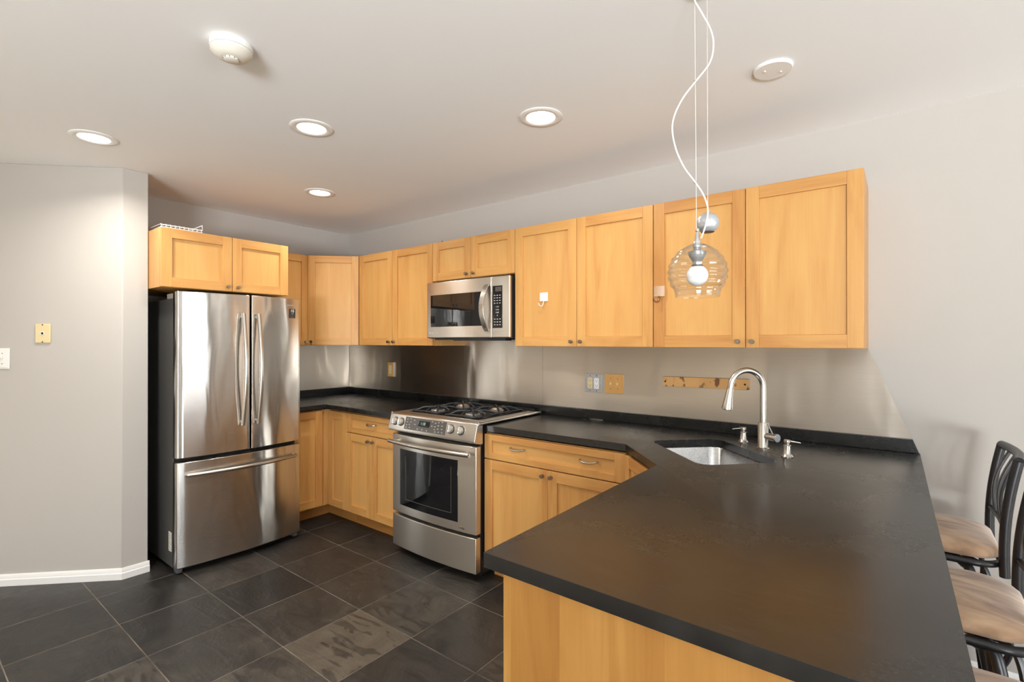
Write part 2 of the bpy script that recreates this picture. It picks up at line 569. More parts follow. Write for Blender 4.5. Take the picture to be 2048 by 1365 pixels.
        for a, b_ in prs:
            for k in range(seg):
                k2 = (k + 1) % seg
                if len(a) == 1 and len(b_) == 1:
                    continue
                if len(a) == 1:
                    fs.append((a[0], b_[k2], b_[k]))
                elif len(b_) == 1:
                    fs.append((a[k], a[k2], b_[0]))
                else:
                    fs.append((a[k], a[k2], b_[k2], b_[k]))
        return self.add(vs, fs, mi, tone)

    def build(self, name, parent=None, bevel=0.0, bseg=2, smooth=35, loc=None, rot=None):
        me = bpy.data.meshes.new(name)
        me.from_pydata(self.v, [], self.f)
        for m in self.mats:
            me.materials.append(M[m] if isinstance(m, str) else m)
        me.polygons.foreach_set('material_index', self.mi)
        at = me.attributes.new('tone', 'FLOAT', 'FACE')
        at.data.foreach_set('value', self.tone)
        me.polygons.foreach_set('use_smooth', [True] * len(me.polygons))
        me.update()
        try:
            me.set_sharp_from_angle(angle=R_(smooth))
        except Exception:
            pass
        o = bpy.data.objects.new(name, me)
        COL.objects.link(o)
        if parent:
            o.parent = parent
        if loc:
            o.location = loc
        if rot:
            o.rotation_euler = rot
        if bevel:
            b = o.modifiers.new('bevel', 'BEVEL')
            b.width = bevel
            b.segments = bseg
            b.limit_method = 'ANGLE'
            b.angle_limit = R_(40)
            b.harden_normals = False
        return o


def thing(name, label, cat, loc=(0, 0, 0), rz=0.0, group=None):
    o = bpy.data.objects.new(name, None)
    COL.objects.link(o)
    o.empty_display_size = 0.05
    o.location = loc
    o.rotation_euler = (0, 0, rz)
    return tag(o, label, cat, group)


def tag(o, label, cat, group=None):
    o['label'] = label
    o['category'] = cat
    if group:
        o['group'] = group
    return o


def struct(o, label, cat):
    o['kind'] = 'structure'
    o['label'] = label
    o['category'] = cat
    return o


def text_part(name, txt, size, mat, parent, M4, depth=0.0004, align='CENTER'):
    """lettering as a thin mesh; M4 maps the text plane (x right, y up, z out) to the parent's frame"""
    cu = bpy.data.curves.new(name, 'FONT')
    cu.body = txt
    cu.size = size
    cu.extrude = depth
    cu.align_x = align
    cu.align_y = 'CENTER'
    t = bpy.data.objects.new(name + '_tmp', cu)
    COL.objects.link(t)
    dg = bpy.context.evaluated_depsgraph_get()
    me = bpy.data.meshes.new_from_object(t.evaluated_get(dg))
    bpy.data.objects.remove(t)
    bpy.data.curves.remove(cu)
    me.name = name
    me.transform(M4)
    me.materials.clear()
    me.materials.append(M[mat])
    o = bpy.data.objects.new(name, me)
    COL.objects.link(o)
    o.parent = parent
    return o


def frame4(o, x, y, z):
    m = Matrix.Identity(4)
    for i, a in enumerate((x, y, z)):
        a = Vector(a).normalized()
        for k in range(3):
            m[k][i] = a[k]
    for k in range(3):
        m[k][3] = o[k]
    return m


def rrect(x0, x1, y0, y1, r, n=5):
    pts = []
    for cx, cy, a0 in ((x1 - r, y0 + r, -90), (x1 - r, y1 - r, 0), (x0 + r, y1 - r, 90), (x0 + r, y0 + r, 180)):
        for i in range(n + 1):
            a = R_(a0 + 90 * i / n)
            pts.append((cx + r * cos(a), cy + r * sin(a)))
    return pts


def bez(p0, p1, p2, p3, n=12):
    p0, p1, p2, p3 = map(Vector, (p0, p1, p2, p3))
    return [((1 - t) ** 3) * p0 + 3 * ((1 - t) ** 2) * t * p1 + 3 * (1 - t) * t * t * p2 + t ** 3 * p3 for t in [i / n for i in range(n + 1)]]


def spline(pts, n=8):
    """Catmull-Rom through pts"""
    P = [Vector(p) for p in pts]
    P = [P[0] * 2 - P[1]] + P + [P[-1] * 2 - P[-2]]
    out = []
    for i in range(1, len(P) - 2):
        for k in range(n):
            t = k / n
            a, b, c, d = P[i - 1], P[i], P[i + 1], P[i + 2]
            out.append(0.5 * ((2 * b) + (c - a) * t + (2 * a - 5 * b + 4 * c - d) * t * t + (3 * b - a - 3 * c + d) * t ** 3))
    out.append(P[-2])
    return out


random.seed(7)

# ================================================================== THE ROOM
# floor: 0.41 m slate squares over grout
G = 0.41
GX, GY = 1.155, -1.270
tones = {}
mb = MB(['slate', 'grout'])
mb.box(XL - 0.1, XR + 0.1, YR - 0.1, 0.1, -0.06, -0.0012, 1)
FXE, FYE = 4.845, -3.73          # the slate stops here; unseen pale boards added beyond bounce light to the ceiling
# tile tones read from the photograph (column from x = GX, row from y = GY, downward)
known = {(0, -1): 0.06, (2, -1): 0.86, (1, -1): 0.42, (1, 0): 0.45, (0, 0): 0.36, (2, 0): 0.55, (3, -1): 0.30, (2, -2): 0.58, (1, -2): 0.40,
         (0, -2): 0.26, (-1, -1): 0.46, (-1, -2): 0.24, (-1, 0): 0.28, (0, 1): 0.34, (1, 1): 0.30, (2, 1): 0.48, (3, 0): 0.40, (0, -3): 0.40,
         (1, -3): 0.62, (2, -3): 0.5, (-2, -2): 0.33, (3, -2): 0.38, (-1, -3): 0.30, (-2, -3): 0.34, (-1, 1): 0.22, (-2, 1): 0.2}
for i in range(-6, 17):
    for j in range(-14, 4):
        x0, x1 = GX + i * G, GX + (i + 1) * G
        y0, y1 = GY + j * G, GY + (j + 1) * G
        x0, x1 = max(x0, XL), min(x1, FXE)
        y0, y1 = max(y0, FYE), min(y1, 0)
        if x1 - x0 < 0.02 or y1 - y0 < 0.02:
            continue
        g = 0.0017
        t = known.get((i, j), random.choice([0.2, 0.28, 0.34, 0.4, 0.46, 0.55]))
        a = (x0 + g, y0 + g); b_ = (x1 - g, y1 - g); e = 0.0018
        vs = [(a[0], a[1], -0.006), (b_[0], a[1], -0.006), (b_[0], b_[1], -0.006), (a[0], b_[1], -0.006),
              (a[0], a[1], -0.0015), (b_[0], a[1], -0.0015), (b_[0], b_[1], -0.0015), (a[0], b_[1], -0.0015),
              (a[0] + e, a[1] + e, 0), (b_[0] - e, a[1] + e, 0), (b_[0] - e, b_[1] - e, 0), (a[0] + e, b_[1] - e, 0)]
        fs = [(8, 9, 10, 11)]
        for k in range(4):
            k2 = (k + 1) % 4
            fs += [(k, k2, k2 + 4, k + 4), (k + 4, k2 + 4, k2 + 8, k + 8)]
        mb.add(vs, fs, 0, t)
floor = struct(mb.build('floor', smooth=20), 'dark slate tile floor in square grid with tan grout', 'floor')

b = MB('wood_floor')
for k in range(34):
    y1 = -0.001 - k * 0.126
    y0 = y1 - 0.124
    if y0 < FYE:
        break
    b.box(FXE + 0.003, XR, y0, y1, -0.0035, 0.0, 0, random.uniform(0.3, 0.7))
for k in range(34):
    y1 = FYE - 0.003 - k * 0.126
    b.box(XL, XR, max(YR, y1 - 0.124), y1, -0.0035, 0.0, 0, random.uniform(0.3, 0.7))
    if y1 - 0.126 < YR + 0.02:
        break
struct(b.build('added_bounce_floor'), 'unseen pale board floor added beyond the slate to bounce light upward', 'floor')
struct(MB('ceil').box(XL - 0.1, XR + 0.1, YR - 0.1, 0.1, H, H + 0.1).build('ceiling'), 'smooth white painted ceiling with recessed lights', 'ceiling')
struct(MB('wall').box(-0.1, XR + 0.1, 0.0, 0.1, 0, H).build('wall_back'), 'light grey wall behind the long run of cabinets', 'wall')
struct(MB('wall').box(-0.1, 0, -1.806, 0, 0, H).build('wall_left'), 'light grey wall behind the refrigerator', 'wall')
struct(MB('wall').prism([(0.581, -1.806), (XL, -1.806), (XL, -3.416), (0.581, -1.935)], 0, H).build('wall_diagonal', bevel=0.004),
       'pale grey wall block with an angled face left of the refrigerator', 'wall')
struct(MB('wall').box(XL - 0.1, XL, YR, -1.806, 0, H).build('wall_far_left'), 'light grey wall far to the left', 'wall')


def wall_with_hole(name, axis, pos, thick, a0, a1, h0, h1, z0, z1, label):
    b = MB('wall')
    def bx(p, q, zz0, zz1):
        if axis == 'x':
            b.box(pos, pos + thick, p, q, zz0, zz1)
        else:
            b.box(p, q, pos, pos + thick, zz0, zz1)
    bx(a0, h0, 0, H); bx(h1, a1, 0, H)
    if z0 > 0:
        bx(h0, h1, 0, z0)
    bx(h0, h1, z1, H)
    return struct(b.build(name), label, 'wall')


wall_with_hole('wall_right', 'x', XR, 0.1, YR, 0, -4.5, -0.7, 0.08, 2.2, 'light grey wall with a wide glazed opening')
b = MB('wall')
for (p, q, z0, z1) in ((XL, 5.3, 0, H), (5.3, 7.9, 0, 0.3), (5.3, 7.9, 2.2, H), (7.9, XR, 0, H)):
    b.box(p, q, YR - 0.1, YR, z0, z1)
struct(b.build('wall_rear'), 'light grey wall with a wide window behind the camera', 'wall')


def window(name, axis, pos, h0, h1, z0, z1, nm, label):
    f = MB('trim')
    def bx(m, p, q, zz0, zz1, t0, t1):
        if axis == 'x':
            m.box(pos + t0, pos + t1, p, q, zz0, zz1)
        else:
            m.box(p, q, pos + t0, pos + t1, zz0, zz1)
    w = 0.06
    bx(f, h0, h0 + w, z0, z1, 0.02, 0.08); bx(f, h1 - w, h1, z0, z1, 0.02, 0.08)
    bx(f, h0 + w, h1 - w, z0, z0 + w, 0.02, 0.08); bx(f, h0 + w, h1 - w, z1 - w, z1, 0.02, 0.08)
    for k in range(1, nm):
        c = h0 + (h1 - h0) * k / nm
        bx(f, c - 0.035, c + 0.035, z0 + w, z1 - w, 0.02, 0.08)
    o = struct(f.build(name), label, 'window')
    for k in range(nm):
        g = MB('pane')
        a = h0 + (h1 - h0) * k / nm + 0.036; b_ = h0 + (h1 - h0) * (k + 1) / nm - 0.036
        if k == 0: a = h0 + w
        if k == nm - 1: b_ = h1 - w
        bx(g, a, b_, z0 + w, z1 - w, 0.048, 0.052)
        g.build('pane', o)
    return o


window('window_1', 'x', XR, -4.5, -0.7, 0.08, 2.2, 3, 'wide white framed sliding window in the right wall')
window('window_2', 'y', YR - 0.1, 5.3, 7.9, 0.3, 2.2, 2, 'wide white framed window behind the camera')
struct(MB('ground').box(-30, 40, -40, 30, -0.5, -0.3).build('ground'), 'grey paving outside the windows', 'ground')

# baseboards (stepped profile following the walls)


def baseboard(name, path, h, label, t=0.012):
    """path: points along the wall foot, room to the right-hand side"""
    b = MB('trim')
    prof = [(0, 0), (t, 0), (t, h * 0.55), (t * 0.72, h * 0.6), (t * 0.6, h * 0.9), (t * 0.3, h), (0, h)]
    P = [Vector((x, y)) for x, y in path]
    n = len(P)
    rings = []
    for i in range(n):
        d1 = (P[i] - P[i - 1]).normalized() if i else (P[1] - P[0]).normalized()
        d2 = (P[i + 1] - P[i]).normalized() if i < n - 1 else d1
        n1 = Vector((d1.y, -d1.x)); n2 = Vector((d2.y, -d2.x))
        m = (n1 + n2).normalized()
        m = m / max(0.3, m.dot(n1))
        rings.append([(P[i].x + m.x * o, P[i].y + m.y * o, z) for o, z in prof])
    k = len(prof)
    vs = [p for r in rings for p in r]
    fs = []
    for i in range(n - 1):
        for a in range(k):
            a2 = (a + 1) % k
            fs.append((i * k + a, (i + 1) * k + a, (i + 1) * k + a2, i * k + a2))
    fs.append(tuple(range(k))); fs.append(tuple(reversed([(n - 1) * k + a for a in range(k)])))
    b.add(vs, fs)
    return struct(b.build(name), label, 'baseboard')


baseboard('baseboard_left', [(0.582, -1.80), (0.582, -1.935), (XL + 0.01, -3.417)][::-1], 0.066, 'low white stepped baseboard along the angled wall')
baseboard('baseboard_back', [(4.33, -0.0005), (XR - 0.01, -0.0005)], 0.066, 'low white baseboard under the bare wall behind the stools')

# ================================================================== CABINET KIT


def knob(parent, x, y, z, r=0.0105):
    """small nickel cylinder knob standing out in -y"""
    b = MB('nickel_dark')
    b.lathe([(0, 0), (0.006, 0), (0.0055, 0.010), (r, 0.012), (r, 0.025), (r * 0.9, 0.0275), (0, 0.0275)], (x, y, z), (0, -1, 0), 20)
    return b.build('knob', parent)


def pull(parent, x, y, z, w=0.10):
    b = MB('nickel')
    pts = spline([(x - w / 2, y, z + 0.004), (x - w / 2 + 0.004, y - 0.012, z + 0.003), (x - w * 0.3, y - 0.024, z - 0.001), (x, y - 0.028, z - 0.003),
                  (x + w * 0.3, y - 0.024, z - 0.001), (x + w / 2 - 0.004, y - 0.012, z + 0.003), (x + w / 2, y, z + 0.004)], 5)
    b.tube(pts, 0.0048, 10)
    return b.build('pull_handle', parent)


def door(parent, x0, x1, z0, z1, yb, knob_at=None, name='door', st=0.057, rt=0.057, pulls=(), tone=None):
    """recessed-panel front, back plane at y = yb, standing 0.02 out in -y"""
    T = 0.0195
    rnd = random.uniform
    b = MB(['wood_v', 'wood_h'])
    y0, y1 = yb - T, yb
    t0 = rnd(0.22, 0.50) if tone is None else tone
    b.box(x0, x0 + st, y0, y1, z0, z1, 0, t0 + rnd(-.06, .06))
    b.box(x1 - st, x1, y0, y1, z0, z1, 0, t0 + rnd(-.06, .06))
    b.box(x0 + st, x1 - st, y0, y1, z1 - rt, z1, 1, t0 + rnd(-.20, .02))
    b.box(x0 + st, x1 - st, y0, y1, z0, z0 + rt, 1, t0 + rnd(-.16, .04))
    d = b.build(name, parent, bevel=0.0012)
    p = MB(['wood_v' if name == 'door' else 'wood_h'])
    p.box(x0 + st - 0.004, x1 - st + 0.004, y0 + 0.0115, y1 - 0.002, z0 + rt - 0.004, z1 - rt + 0.004, 0, 0.64 + rnd(-.06, .10))
    p.build('panel', d)
    if knob_at:
        knob(d, knob_at[0], y0, knob_at[1])
    for (px, pz) in pulls:
        pull(d, px, y0 + 0.006, pz)
    return d


def carcass(parent, w, d, h, z0=0.0, tone=0.42):
    b = MB('wood_v')
    b.box(0.0005, w - 0.0005, -d, -0.001, z0, h, 0, tone)
    return b.build('carcass', parent, bevel=0.001)


GAP = 0.0016
UZ, UH = 1.378, 0.746          # upper cabinets: underside, height
UD = 0.3265                    # carcass depth (door adds 0.02)


def upper(label, x0, x1, z0, h, splits, knobs, group, loc=None, rz=0.0, d=UD, filler=0.0):
    w = x1 - x0
    t = thing('wall_cabinet', label, 'cabinet', loc or (x0, 0, z0), rz, group)
    carcass(t, w, d, h)
    edges = [filler] + [s - x0 for s in splits] + [w]
    for i in range(len(edges) - 1):
        a, b_ = edges[i] + GAP, edges[i + 1] - GAP
        k = knobs[i]
        kx = (b_ - 0.029) if k == 'r' else (a + 0.029)
        door(t, a, b_, 0.002, h - 0.002, -d - 0.0005, (kx, 0.029))
    return t


GU = 'maple wall cabinets'
upper('maple two-door wall cabinet between the corner cabinet and the microwave', 0.640, 1.541, UZ, UH, [1.083], 'rl', GU, filler=0.012)
upper('short maple two-door wall cabinet directly above the microwave', 1.542, 2.294, 1.842, 0.282, [1.915], 'rl', GU)
upper('maple two-door wall cabinet right of the microwave with white hook on its left door', 2.296, 3.2035, UZ, UH, [2.745], 'rl', GU)
upper('rightmost maple two-door wall cabinet behind the glass pendant', 3.2055, 4.103, UZ, UH, [3.651], 'rl', GU)
# left wall: narrow one beside the refrigerator cabinet (local x runs along +y)
upper('narrow maple wall cabinet between refrigerator cabinet and angled corner cabinet', 0, 0.405, UZ, UH, [], 'r', GU, loc=(0, -1.0275, UZ), rz=pi / 2)
# above the refrigerator, deep
upper('deep maple two-door cabinet above the refrigerator with wire rack on top', 0, 0.775, 1.733, 0.354, [0.399], 'rl', GU, loc=(0, -1.8035, 1.733), rz=pi / 2, d=0.769)
# angled corner
t = thing('wall_cabinet', 'angled single-door maple corner wall cabinet where the two walls meet', 'cabinet', (0, 0, UZ), 0, GU)
b = MB('wood_v')
b.prism([(0.001, -0.001), (0.001, -0.6205), (0.332, -0.6205), (0.638, -0.3265), (0.638, -0.001)], 0, UH, 0, 0.42)
b.build('carcass', t, bevel=0.001)
p0, p1 = Vector((0.337, -0.6195)), Vector((0.637, -0.3315))
ang = math.atan2(p1.y - p0.y, p1.x - p0.x)
wdiag = (p1 - p0).length
dd = door(t, 0.004, wdiag - 0.004, 0.002, UH - 0.002, -0.001, (0.034, 0.031))
dd.location = (p0.x, p0.y, 0); dd.rotation_euler = (0, 0, ang)

# ------------------------------------------------------------------ base cabinets
GB = 'maple base cabinets'
BD = 0.60      # carcass front at y = -0.60
BT = 0.868     # carcass top
KICK = 0.105


def kick(parent, x0, x1, yf, name='toe_kick'):
    return MB('wood_kick').box(x0, x1, yf, yf + 0.018, 0.0, KICK - 0.001, 0, 0.5).build(name, parent)


# corner unit: two narrow full-height doors in an L
t = thing('base_cabinet', 'maple corner base cabinet with two narrow doors meeting at the inner corner', 'cabinet', (0, 0, 0), 0, GB)
b = MB('wood_v')
b.prism([(0.001, -0.001), (0.001, -0.930), (0.599, -0.930), (0.599, -0.599), (0.884, -0.599), (0.884, -0.001)], KICK, BT, 0, 0.42)
b.build('carcass', t, bevel=0.001)
d1 = door(t, 0.0, 0.268, KICK + 0.012, BT - 0.004, 0, None)
d1.location = (0.600, -0.9275, 0); d1.rotation_euler = (0, 0, pi / 2)
door(t, 0.645, 0.882, KICK + 0.012, BT - 0.004, -0.600, None, st=0.05)
MB('wood_kick').prism([(0.484, -0.930), (0.502, -0.930), (0.502, -0.526), (0.884, -0.526), (0.884, -0.508), (0.484, -0.508)], 0, KICK - 0.001).build('toe_kick', t)

# drawer unit left of the range
t = thing('base_cabinet', 'maple base cabinet with one drawer over two doors left of the range', 'cabinet', (0.885, 0, 0), 0, GB)
carcass(t, 0.622, 0.5995, BT, KICK)
door(t, 0.002, 0.612, 0.722, BT - 0.004, -0.600, None, 'drawer', 0.055, 0.036, [(0.305, 0.800)])
door(t, 0.002, 0.3065, KICK + 0.012, 0.716, -0.600, (0.280, 0.680))
door(t, 0.3085, 0.612, KICK + 0.012, 0.716, -0.600, (0.335, 0.680))
kick(t, 0.0005, 0.6215, -0.526)

# wide drawer unit right of the range
t = thing('base_cabinet', 'maple base cabinet with wide two-pull drawer right of the range', 'cabinet', (2.2775, 0, 0), 0, GB)
carcass(t, 0.899, 0.5995, BT, KICK)
door(t, 0.002, 0.897, 0.722, BT - 0.004, -0.600, None, 'drawer', 0.055, 0.036, [(0.245, 0.800), (0.697, 0.800)])
door(t, 0.002, 0.449, KICK + 0.012, 0.716, -0.600, (0.423, 0.684))
door(t, 0.451, 0.897, KICK + 0.012, 0.716, -0.600, (0.477, 0.684))
kick(t, 0.0005, 0.8985, -0.526)

# angled sink unit: open shell so that the bowl hangs free inside it
t = thing('base_cabinet', 'angled maple sink base cabinet at the inner corner of the peninsula', 'cabinet', (0, 0, 0), 0, GB)
q0, q1 = Vector((3.184, -0.607)), Vector((3.478, -0.905))
ang2 = math.atan2(q1.y - q0.y, q1.x - q0.x)
wd = (q1 - q0).length
b = MB('wood_v')
b.box(3.180, 3.196, -0.590, -0.002, KICK, BT, 0, 0.42)
b.box(3.196, 4.078, -0.018, -0.002, KICK, BT, 0, 0.42)
b.box(4.062, 4.078, -0.905, -0.018, KICK, BT, 0, 0.42)
b.box(3.495, 4.062, -0.912, -0.898, KICK, BT, 0, 0.42)
b.prism([(3.197, -0.02), (3.197, -0.60), (3.49, -0.895), (4.06, -0.895), (4.06, -0.02)], KICK, KICK + 0.016, 0, 0.42)
b.build('carcass', t)
dd = door(t, 0.012, wd - 0.004, KICK + 0.012, BT - 0.004, 0.0, None, 'door', 0.05, 0.05)
dd.location = (q0.x, q0.y, 0); dd.rotation_euler = (0, 0, ang2)
MB('wood_kick').prism([(3.185, -0.508), (3.185, -0.526), (3.535, -0.905), (3.553, -0.905), (3.20, -0.508)], 0, KICK - 0.001).build('toe_kick', t)

# peninsula: cabinets with a plank-veneered end panel facing the camera
t = thing('peninsula_cabinet', 'maple peninsula cabinet with pale striped end panel under the black counter', 'cabinet', (3.496, -1.945, 0), 0, GB)
MB('wood_v').box(0.006, 0.582, 0.0205, 1.030, KICK, BT, 0, 0.42).build('carcass', t)
b = MB('wood_plank_shaded')
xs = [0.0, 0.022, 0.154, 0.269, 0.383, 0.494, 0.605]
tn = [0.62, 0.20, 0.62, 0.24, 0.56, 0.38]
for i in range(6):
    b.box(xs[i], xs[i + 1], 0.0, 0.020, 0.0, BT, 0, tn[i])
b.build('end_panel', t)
for k in range(2):
    door(t, 0, 0.498, KICK + 0.012, BT - 0.004, 0, (0.471 if k == 0 else 0.03, 0.80)).matrix_local = Matrix.Translation((0.0055, 1.028 - k * 0.503, 0)) @ Matrix.Rotation(-pi / 2, 4, 'Z')
MB('wood_kick').box(0.075, 0.093, 0.021, 1.03, 0, KICK - 0.001).build('toe_kick', t)

# ================================================================== COUNTERS
CT, CB = 0.914, 0.879
b = MB('stone')
b.prism([(0.001, -0.001), (0.001, -0.934), (0.640, -0.934), (0.640, -0.652), (1.505, -0.652), (1.505, -0.001)], CB, CT)
tag(b.build('countertop', bevel=0.003), 'short L-shaped black stone countertop left of the range', 'countertop', 'black stone countertops')
MB('wood_kick').box(0.05, 0.58, -0.92, -0.05, BT + 0.0005, CB - 0.0005)  # (subtop is hidden)

# sink opening: rounded rectangle turned 45 degrees
SC0 = Vector((3.541, -0.512))
U = Vector((1, -1)).normalized(); V = Vector((1, 1)).normalized()


def sink_poly(hu, hv, r, n=7):
    return [tuple(SC0 + U * x + V * y) for x, y in rrect(-hu, hu, -hv, hv, r, n)]


hole = sink_poly(0.250, 0.178, 0.055)
outer = [(2.2735, -0.001), (2.2735, -0.622), (3.176, -0.616), (3.452, -0.914), (3.454, -1.967), (4.311, -1.967), (4.309, -1.845), (4.304, -1.35), (4.298, -0.95), (4.292, -0.40), (4.287, -0.001)]
ct = MB('stone').prism(outer, CB, CT, 0, 0.5, [hole[::-1]]).build('countertop', bevel=0.003)
tag(ct, 'long black stone peninsula countertop with undermount sink opening', 'countertop', 'black stone countertops')

def seam(p, q, w, mat):
    p, q = Vector(p), Vector(q)
    d = (q - p).normalized(); n_ = Vector((-d.y, d.x)) * w
    MB(mat).prism([tuple(p - n_), tuple(q - n_), tuple(q + n_), tuple(p + n_)], CT + 0.00005, CT + 0.00025).build('seam', ct)


M['seam'] = simple('pale_stone_seam', (0.045, 0.045, 0.043), 0.5)
seam((3.178, -0.622), (3.160, -0.030), 0.0007, 'seam')
seam((3.458, -0.918), (3.80, -1.285), 0.0006, 'seam')

# low stone upstand along both walls
b = MB('stone')
b.prism([(0.002, -0.002), (0.002, -0.934), (0.022, -0.934), (0.022, -0.022), (4.272, -0.022), (4.272, -0.002)], CT + 0.0005, 0.9735)
sp = b.build('stone_upstand', bevel=0.0015)
for v in sp.data.vertices:                       # right end follows the slant of the steel sheet
    if v.co.x > 4.2:
        v.co.x = 4.285 - (v.co.z - CT) * 0.39
tag(sp, 'low black stone upstand along the back of the counters', 'backsplash')

# undermount sink
t = thing('sink', 'stainless undermount corner sink set in the black counter', 'sink', (SC0.x, SC0.y, CB))
b = MB('steel_sink')
rings = []
for hu, hv, r, z in ((0.275, 0.203, 0.06, -0.0015), (0.253, 0.181, 0.057, -0.0015), (0.250, 0.178, 0.055, -0.006), (0.240, 0.168, 0.055, -0.15), (0.228, 0.156, 0.05, -0.178), (0.205, 0.133, 0.04, -0.186), (0.03, 0.03, 0.015, -0.190)):
    rings.append([(U * x + V * y).to_3d() + Vector((0, 0, z)) for x, y in rrect(-hu, hu, -hv, hv, r, 7)])
n = len(rings[0])
vs = [tuple(p) for r in rings for p in r]
fs = []
for i in range(len(rings) - 1):
    for k in range(n):
        k2 = (k + 1) % n
        fs.append((i * n + k, i * n + k2, (i + 1) * n + k2, (i + 1) * n + k))
fs.append(tuple((len(rings) - 1) * n + k for k in range(n)))
b.add(vs, fs)
bo = b.build('bowl', t, smooth=60)
so = bo.modifiers.new('thickness', 'SOLIDIFY'); so.thickness = 0.0012; so.offset = -1
MB('nickel').lathe([(0.0, -0.1875), (0.030, -0.1875), (0.038, -0.1885), (0.038, -0.1895)][::-1], (0, 0, 0), (0, 0, 1), 24).build('drain', t)

# faucet
t = thing('kitchen_faucet', 'brushed nickel gooseneck faucet with pull-down spray head behind the sink', 'faucet', (3.722, -0.330, CT))
b = MB('nickel')
b.lathe([(0, 0.0005), (0.0275, 0.0005), (0.0275, 0.006), (0.0225, 0.0085), (0.0215, 0.010), (0.0215, 0.121), (0.0205, 0.1225), (0, 0.1225)], seg=32)
b.build('body', t)
sdir = Vector((-0.73, -0.68, 0)).normalized()
ra = 0.078
zc = 0.284
pts = [Vector((0, 0, 0.12)), Vector((0, 0, 0.20)), Vector((0, 0, zc))]
for i in range(1, 17):
    a = pi * i / 16 * 0.97
    pts.append(Vector((0, 0, zc + ra * sin(a))) + sdir * (ra - ra * cos(a)))
end = pts[-1]
dn = (pts[-1] - pts[-2]).normalized()
pts.append(end + dn * 0.012)
MB('nickel').tube(pts, 0.0128, 18).build('gooseneck', t)
hd = MB('nickel')
hv_ = Vector((sdir.x * 0.17, sdir.y * 0.17, -1)).normalized()
hd.lathe([(0, 0), (0.0135, 0), (0.014, 0.008), (0.0148, 0.012), (0.0165, 0.03), (0.021, 0.07), (0.0235, 0.088), (0.0230, 0.0965), (0.0185, 0.098), (0.0, 0.0975)], pts[-1], hv_, 28)
sh = hd.build('spray_head', t)
MB('black').lathe([(0, 0.0982), (0.0165, 0.0982), (0.0165, 0.0994), (0, 0.0994)], pts[-1], hv_, 20).build('spray_nozzle', sh)
hdir = (U * 0.96 + V * 0.28).normalized().to_3d()
hb = MB(['nickel', 'pewter'])
hb.lathe([(0, 0.016), (0.0145, 0.016), (0.0160, 0.03), (0.0180, 0.066), (0.0185, 0.074)], (0, 0, 0.062), hdir, 28)
hb.lathe([(0.0185, 0.074), (0.0175, 0.0765), (0, 0.0765)], (0, 0, 0.062), hdir, 28, 1)
hl = hb.build('handle_hub', t)
lv = MB('nickel')
p0 = Vector((0, 0, 0.062)) + hdir * 0.050
lv.tube([p0 + Vector((0, 0, 0.012)), p0 + Vector((-0.012, -0.008, 0.045)), p0 + Vector((-0.018, -0.012, 0.062))], [0.004, 0.0035, 0.003], 10)
lv.build('lever', hl)


def dispenser(x, y, ang, label):
    t = thing('soap_dispenser', label, 'soap dispenser', (x, y, CT), 0, 'nickel soap dispensers beside the faucet')
    b = MB('nickel')
    b.lathe([(0, 0.0005), (0.0235, 0.0005), (0.0235, 0.004), (0.0185, 0.010), (0.0150, 0.015), (0.0145, 0.050), (0.0125, 0.052), (0, 0.052)], seg=26)
    b.build('body', t)
    p = MB('nickel_dark')
    p.lathe([(0, 0.052), (0.0095, 0.052), (0.0095, 0.060), (0.0140, 0.062), (0.0145, 0.067), (0.0125, 0.074), (0, 0.0755)], seg=24)
    p.build('pump', t)
    d = Vector((cos(ang), sin(ang), 0))
    s = MB('nickel')
    s.tube([d * 0.010 + Vector((0, 0, 0.069)), d * 0.030 + Vector((0, 0, 0.067)), d * 0.050 + Vector((0, 0, 0.064))], [0.0036, 0.0032, 0.003], 10)
    s.build('spout', t)
    return t


dispenser(3.612, -0.222, R_(205), 'brushed nickel soap dispenser left of the faucet, spout pointing left')
dispenser(3.838, -0.440, R_(12), 'brushed nickel soap dispenser right of the faucet, spout pointing right')

# ================================================================== STEEL BACKSPLASH
GS = 'stainless backsplash sheets'


def sheet(x0, x1, z0, z1, label, poly=None):
    b = MB('steel_splash')
    P = poly or [(x0, z0), (x1, z0), (x1, z1), (x0, z1)]
    b.T = Matrix(((1, 0, 0, 0), (0, 0, -1, 0), (0, 1, 0, 0), (0, 0, 0, 1)))
    b.prism(P, 0.0006, 0.0024)
    return tag(b.build('steel_backsplash'), label, 'backsplash', GS)


SZ0, SZ1 = 0.9745, UZ - 0.002
sheet(0.004, 1.5255, SZ0, SZ1, 'stainless backsplash sheet from the corner to the range')
sheet(1.5265, 2.2725, SZ0, 1.445, 'stainless backsplash sheet behind the range under the microwave')
sheet(2.2735, 4.1, SZ0, SZ1, 'long stainless backsplash sheet behind sink with slanted right end', [(2.2735, SZ0), (4.259, SZ0), (4.102, SZ1), (2.2735, SZ1)])
b = MB('steel_splash').box(0.0006, 0.0024, -0.99, -0.0045, SZ0, SZ1)
tag(b.build('steel_backsplash'), 'short stainless backsplash sheet on the side wall by the refrigerator', 'backsplash', GS)

# ================================================================== THINGS ON THE BACKSPLASH


def screws(parent, pts, y, r=0.0032, mat='nickel_dark'):
    for x, z in pts:
        MB(mat).lathe([(0, 0), (r, 0), (r * 0.8, 0.0012), (0, 0.0015)], (x, y, z), (0, -1, 0), 12).build('screw', parent)


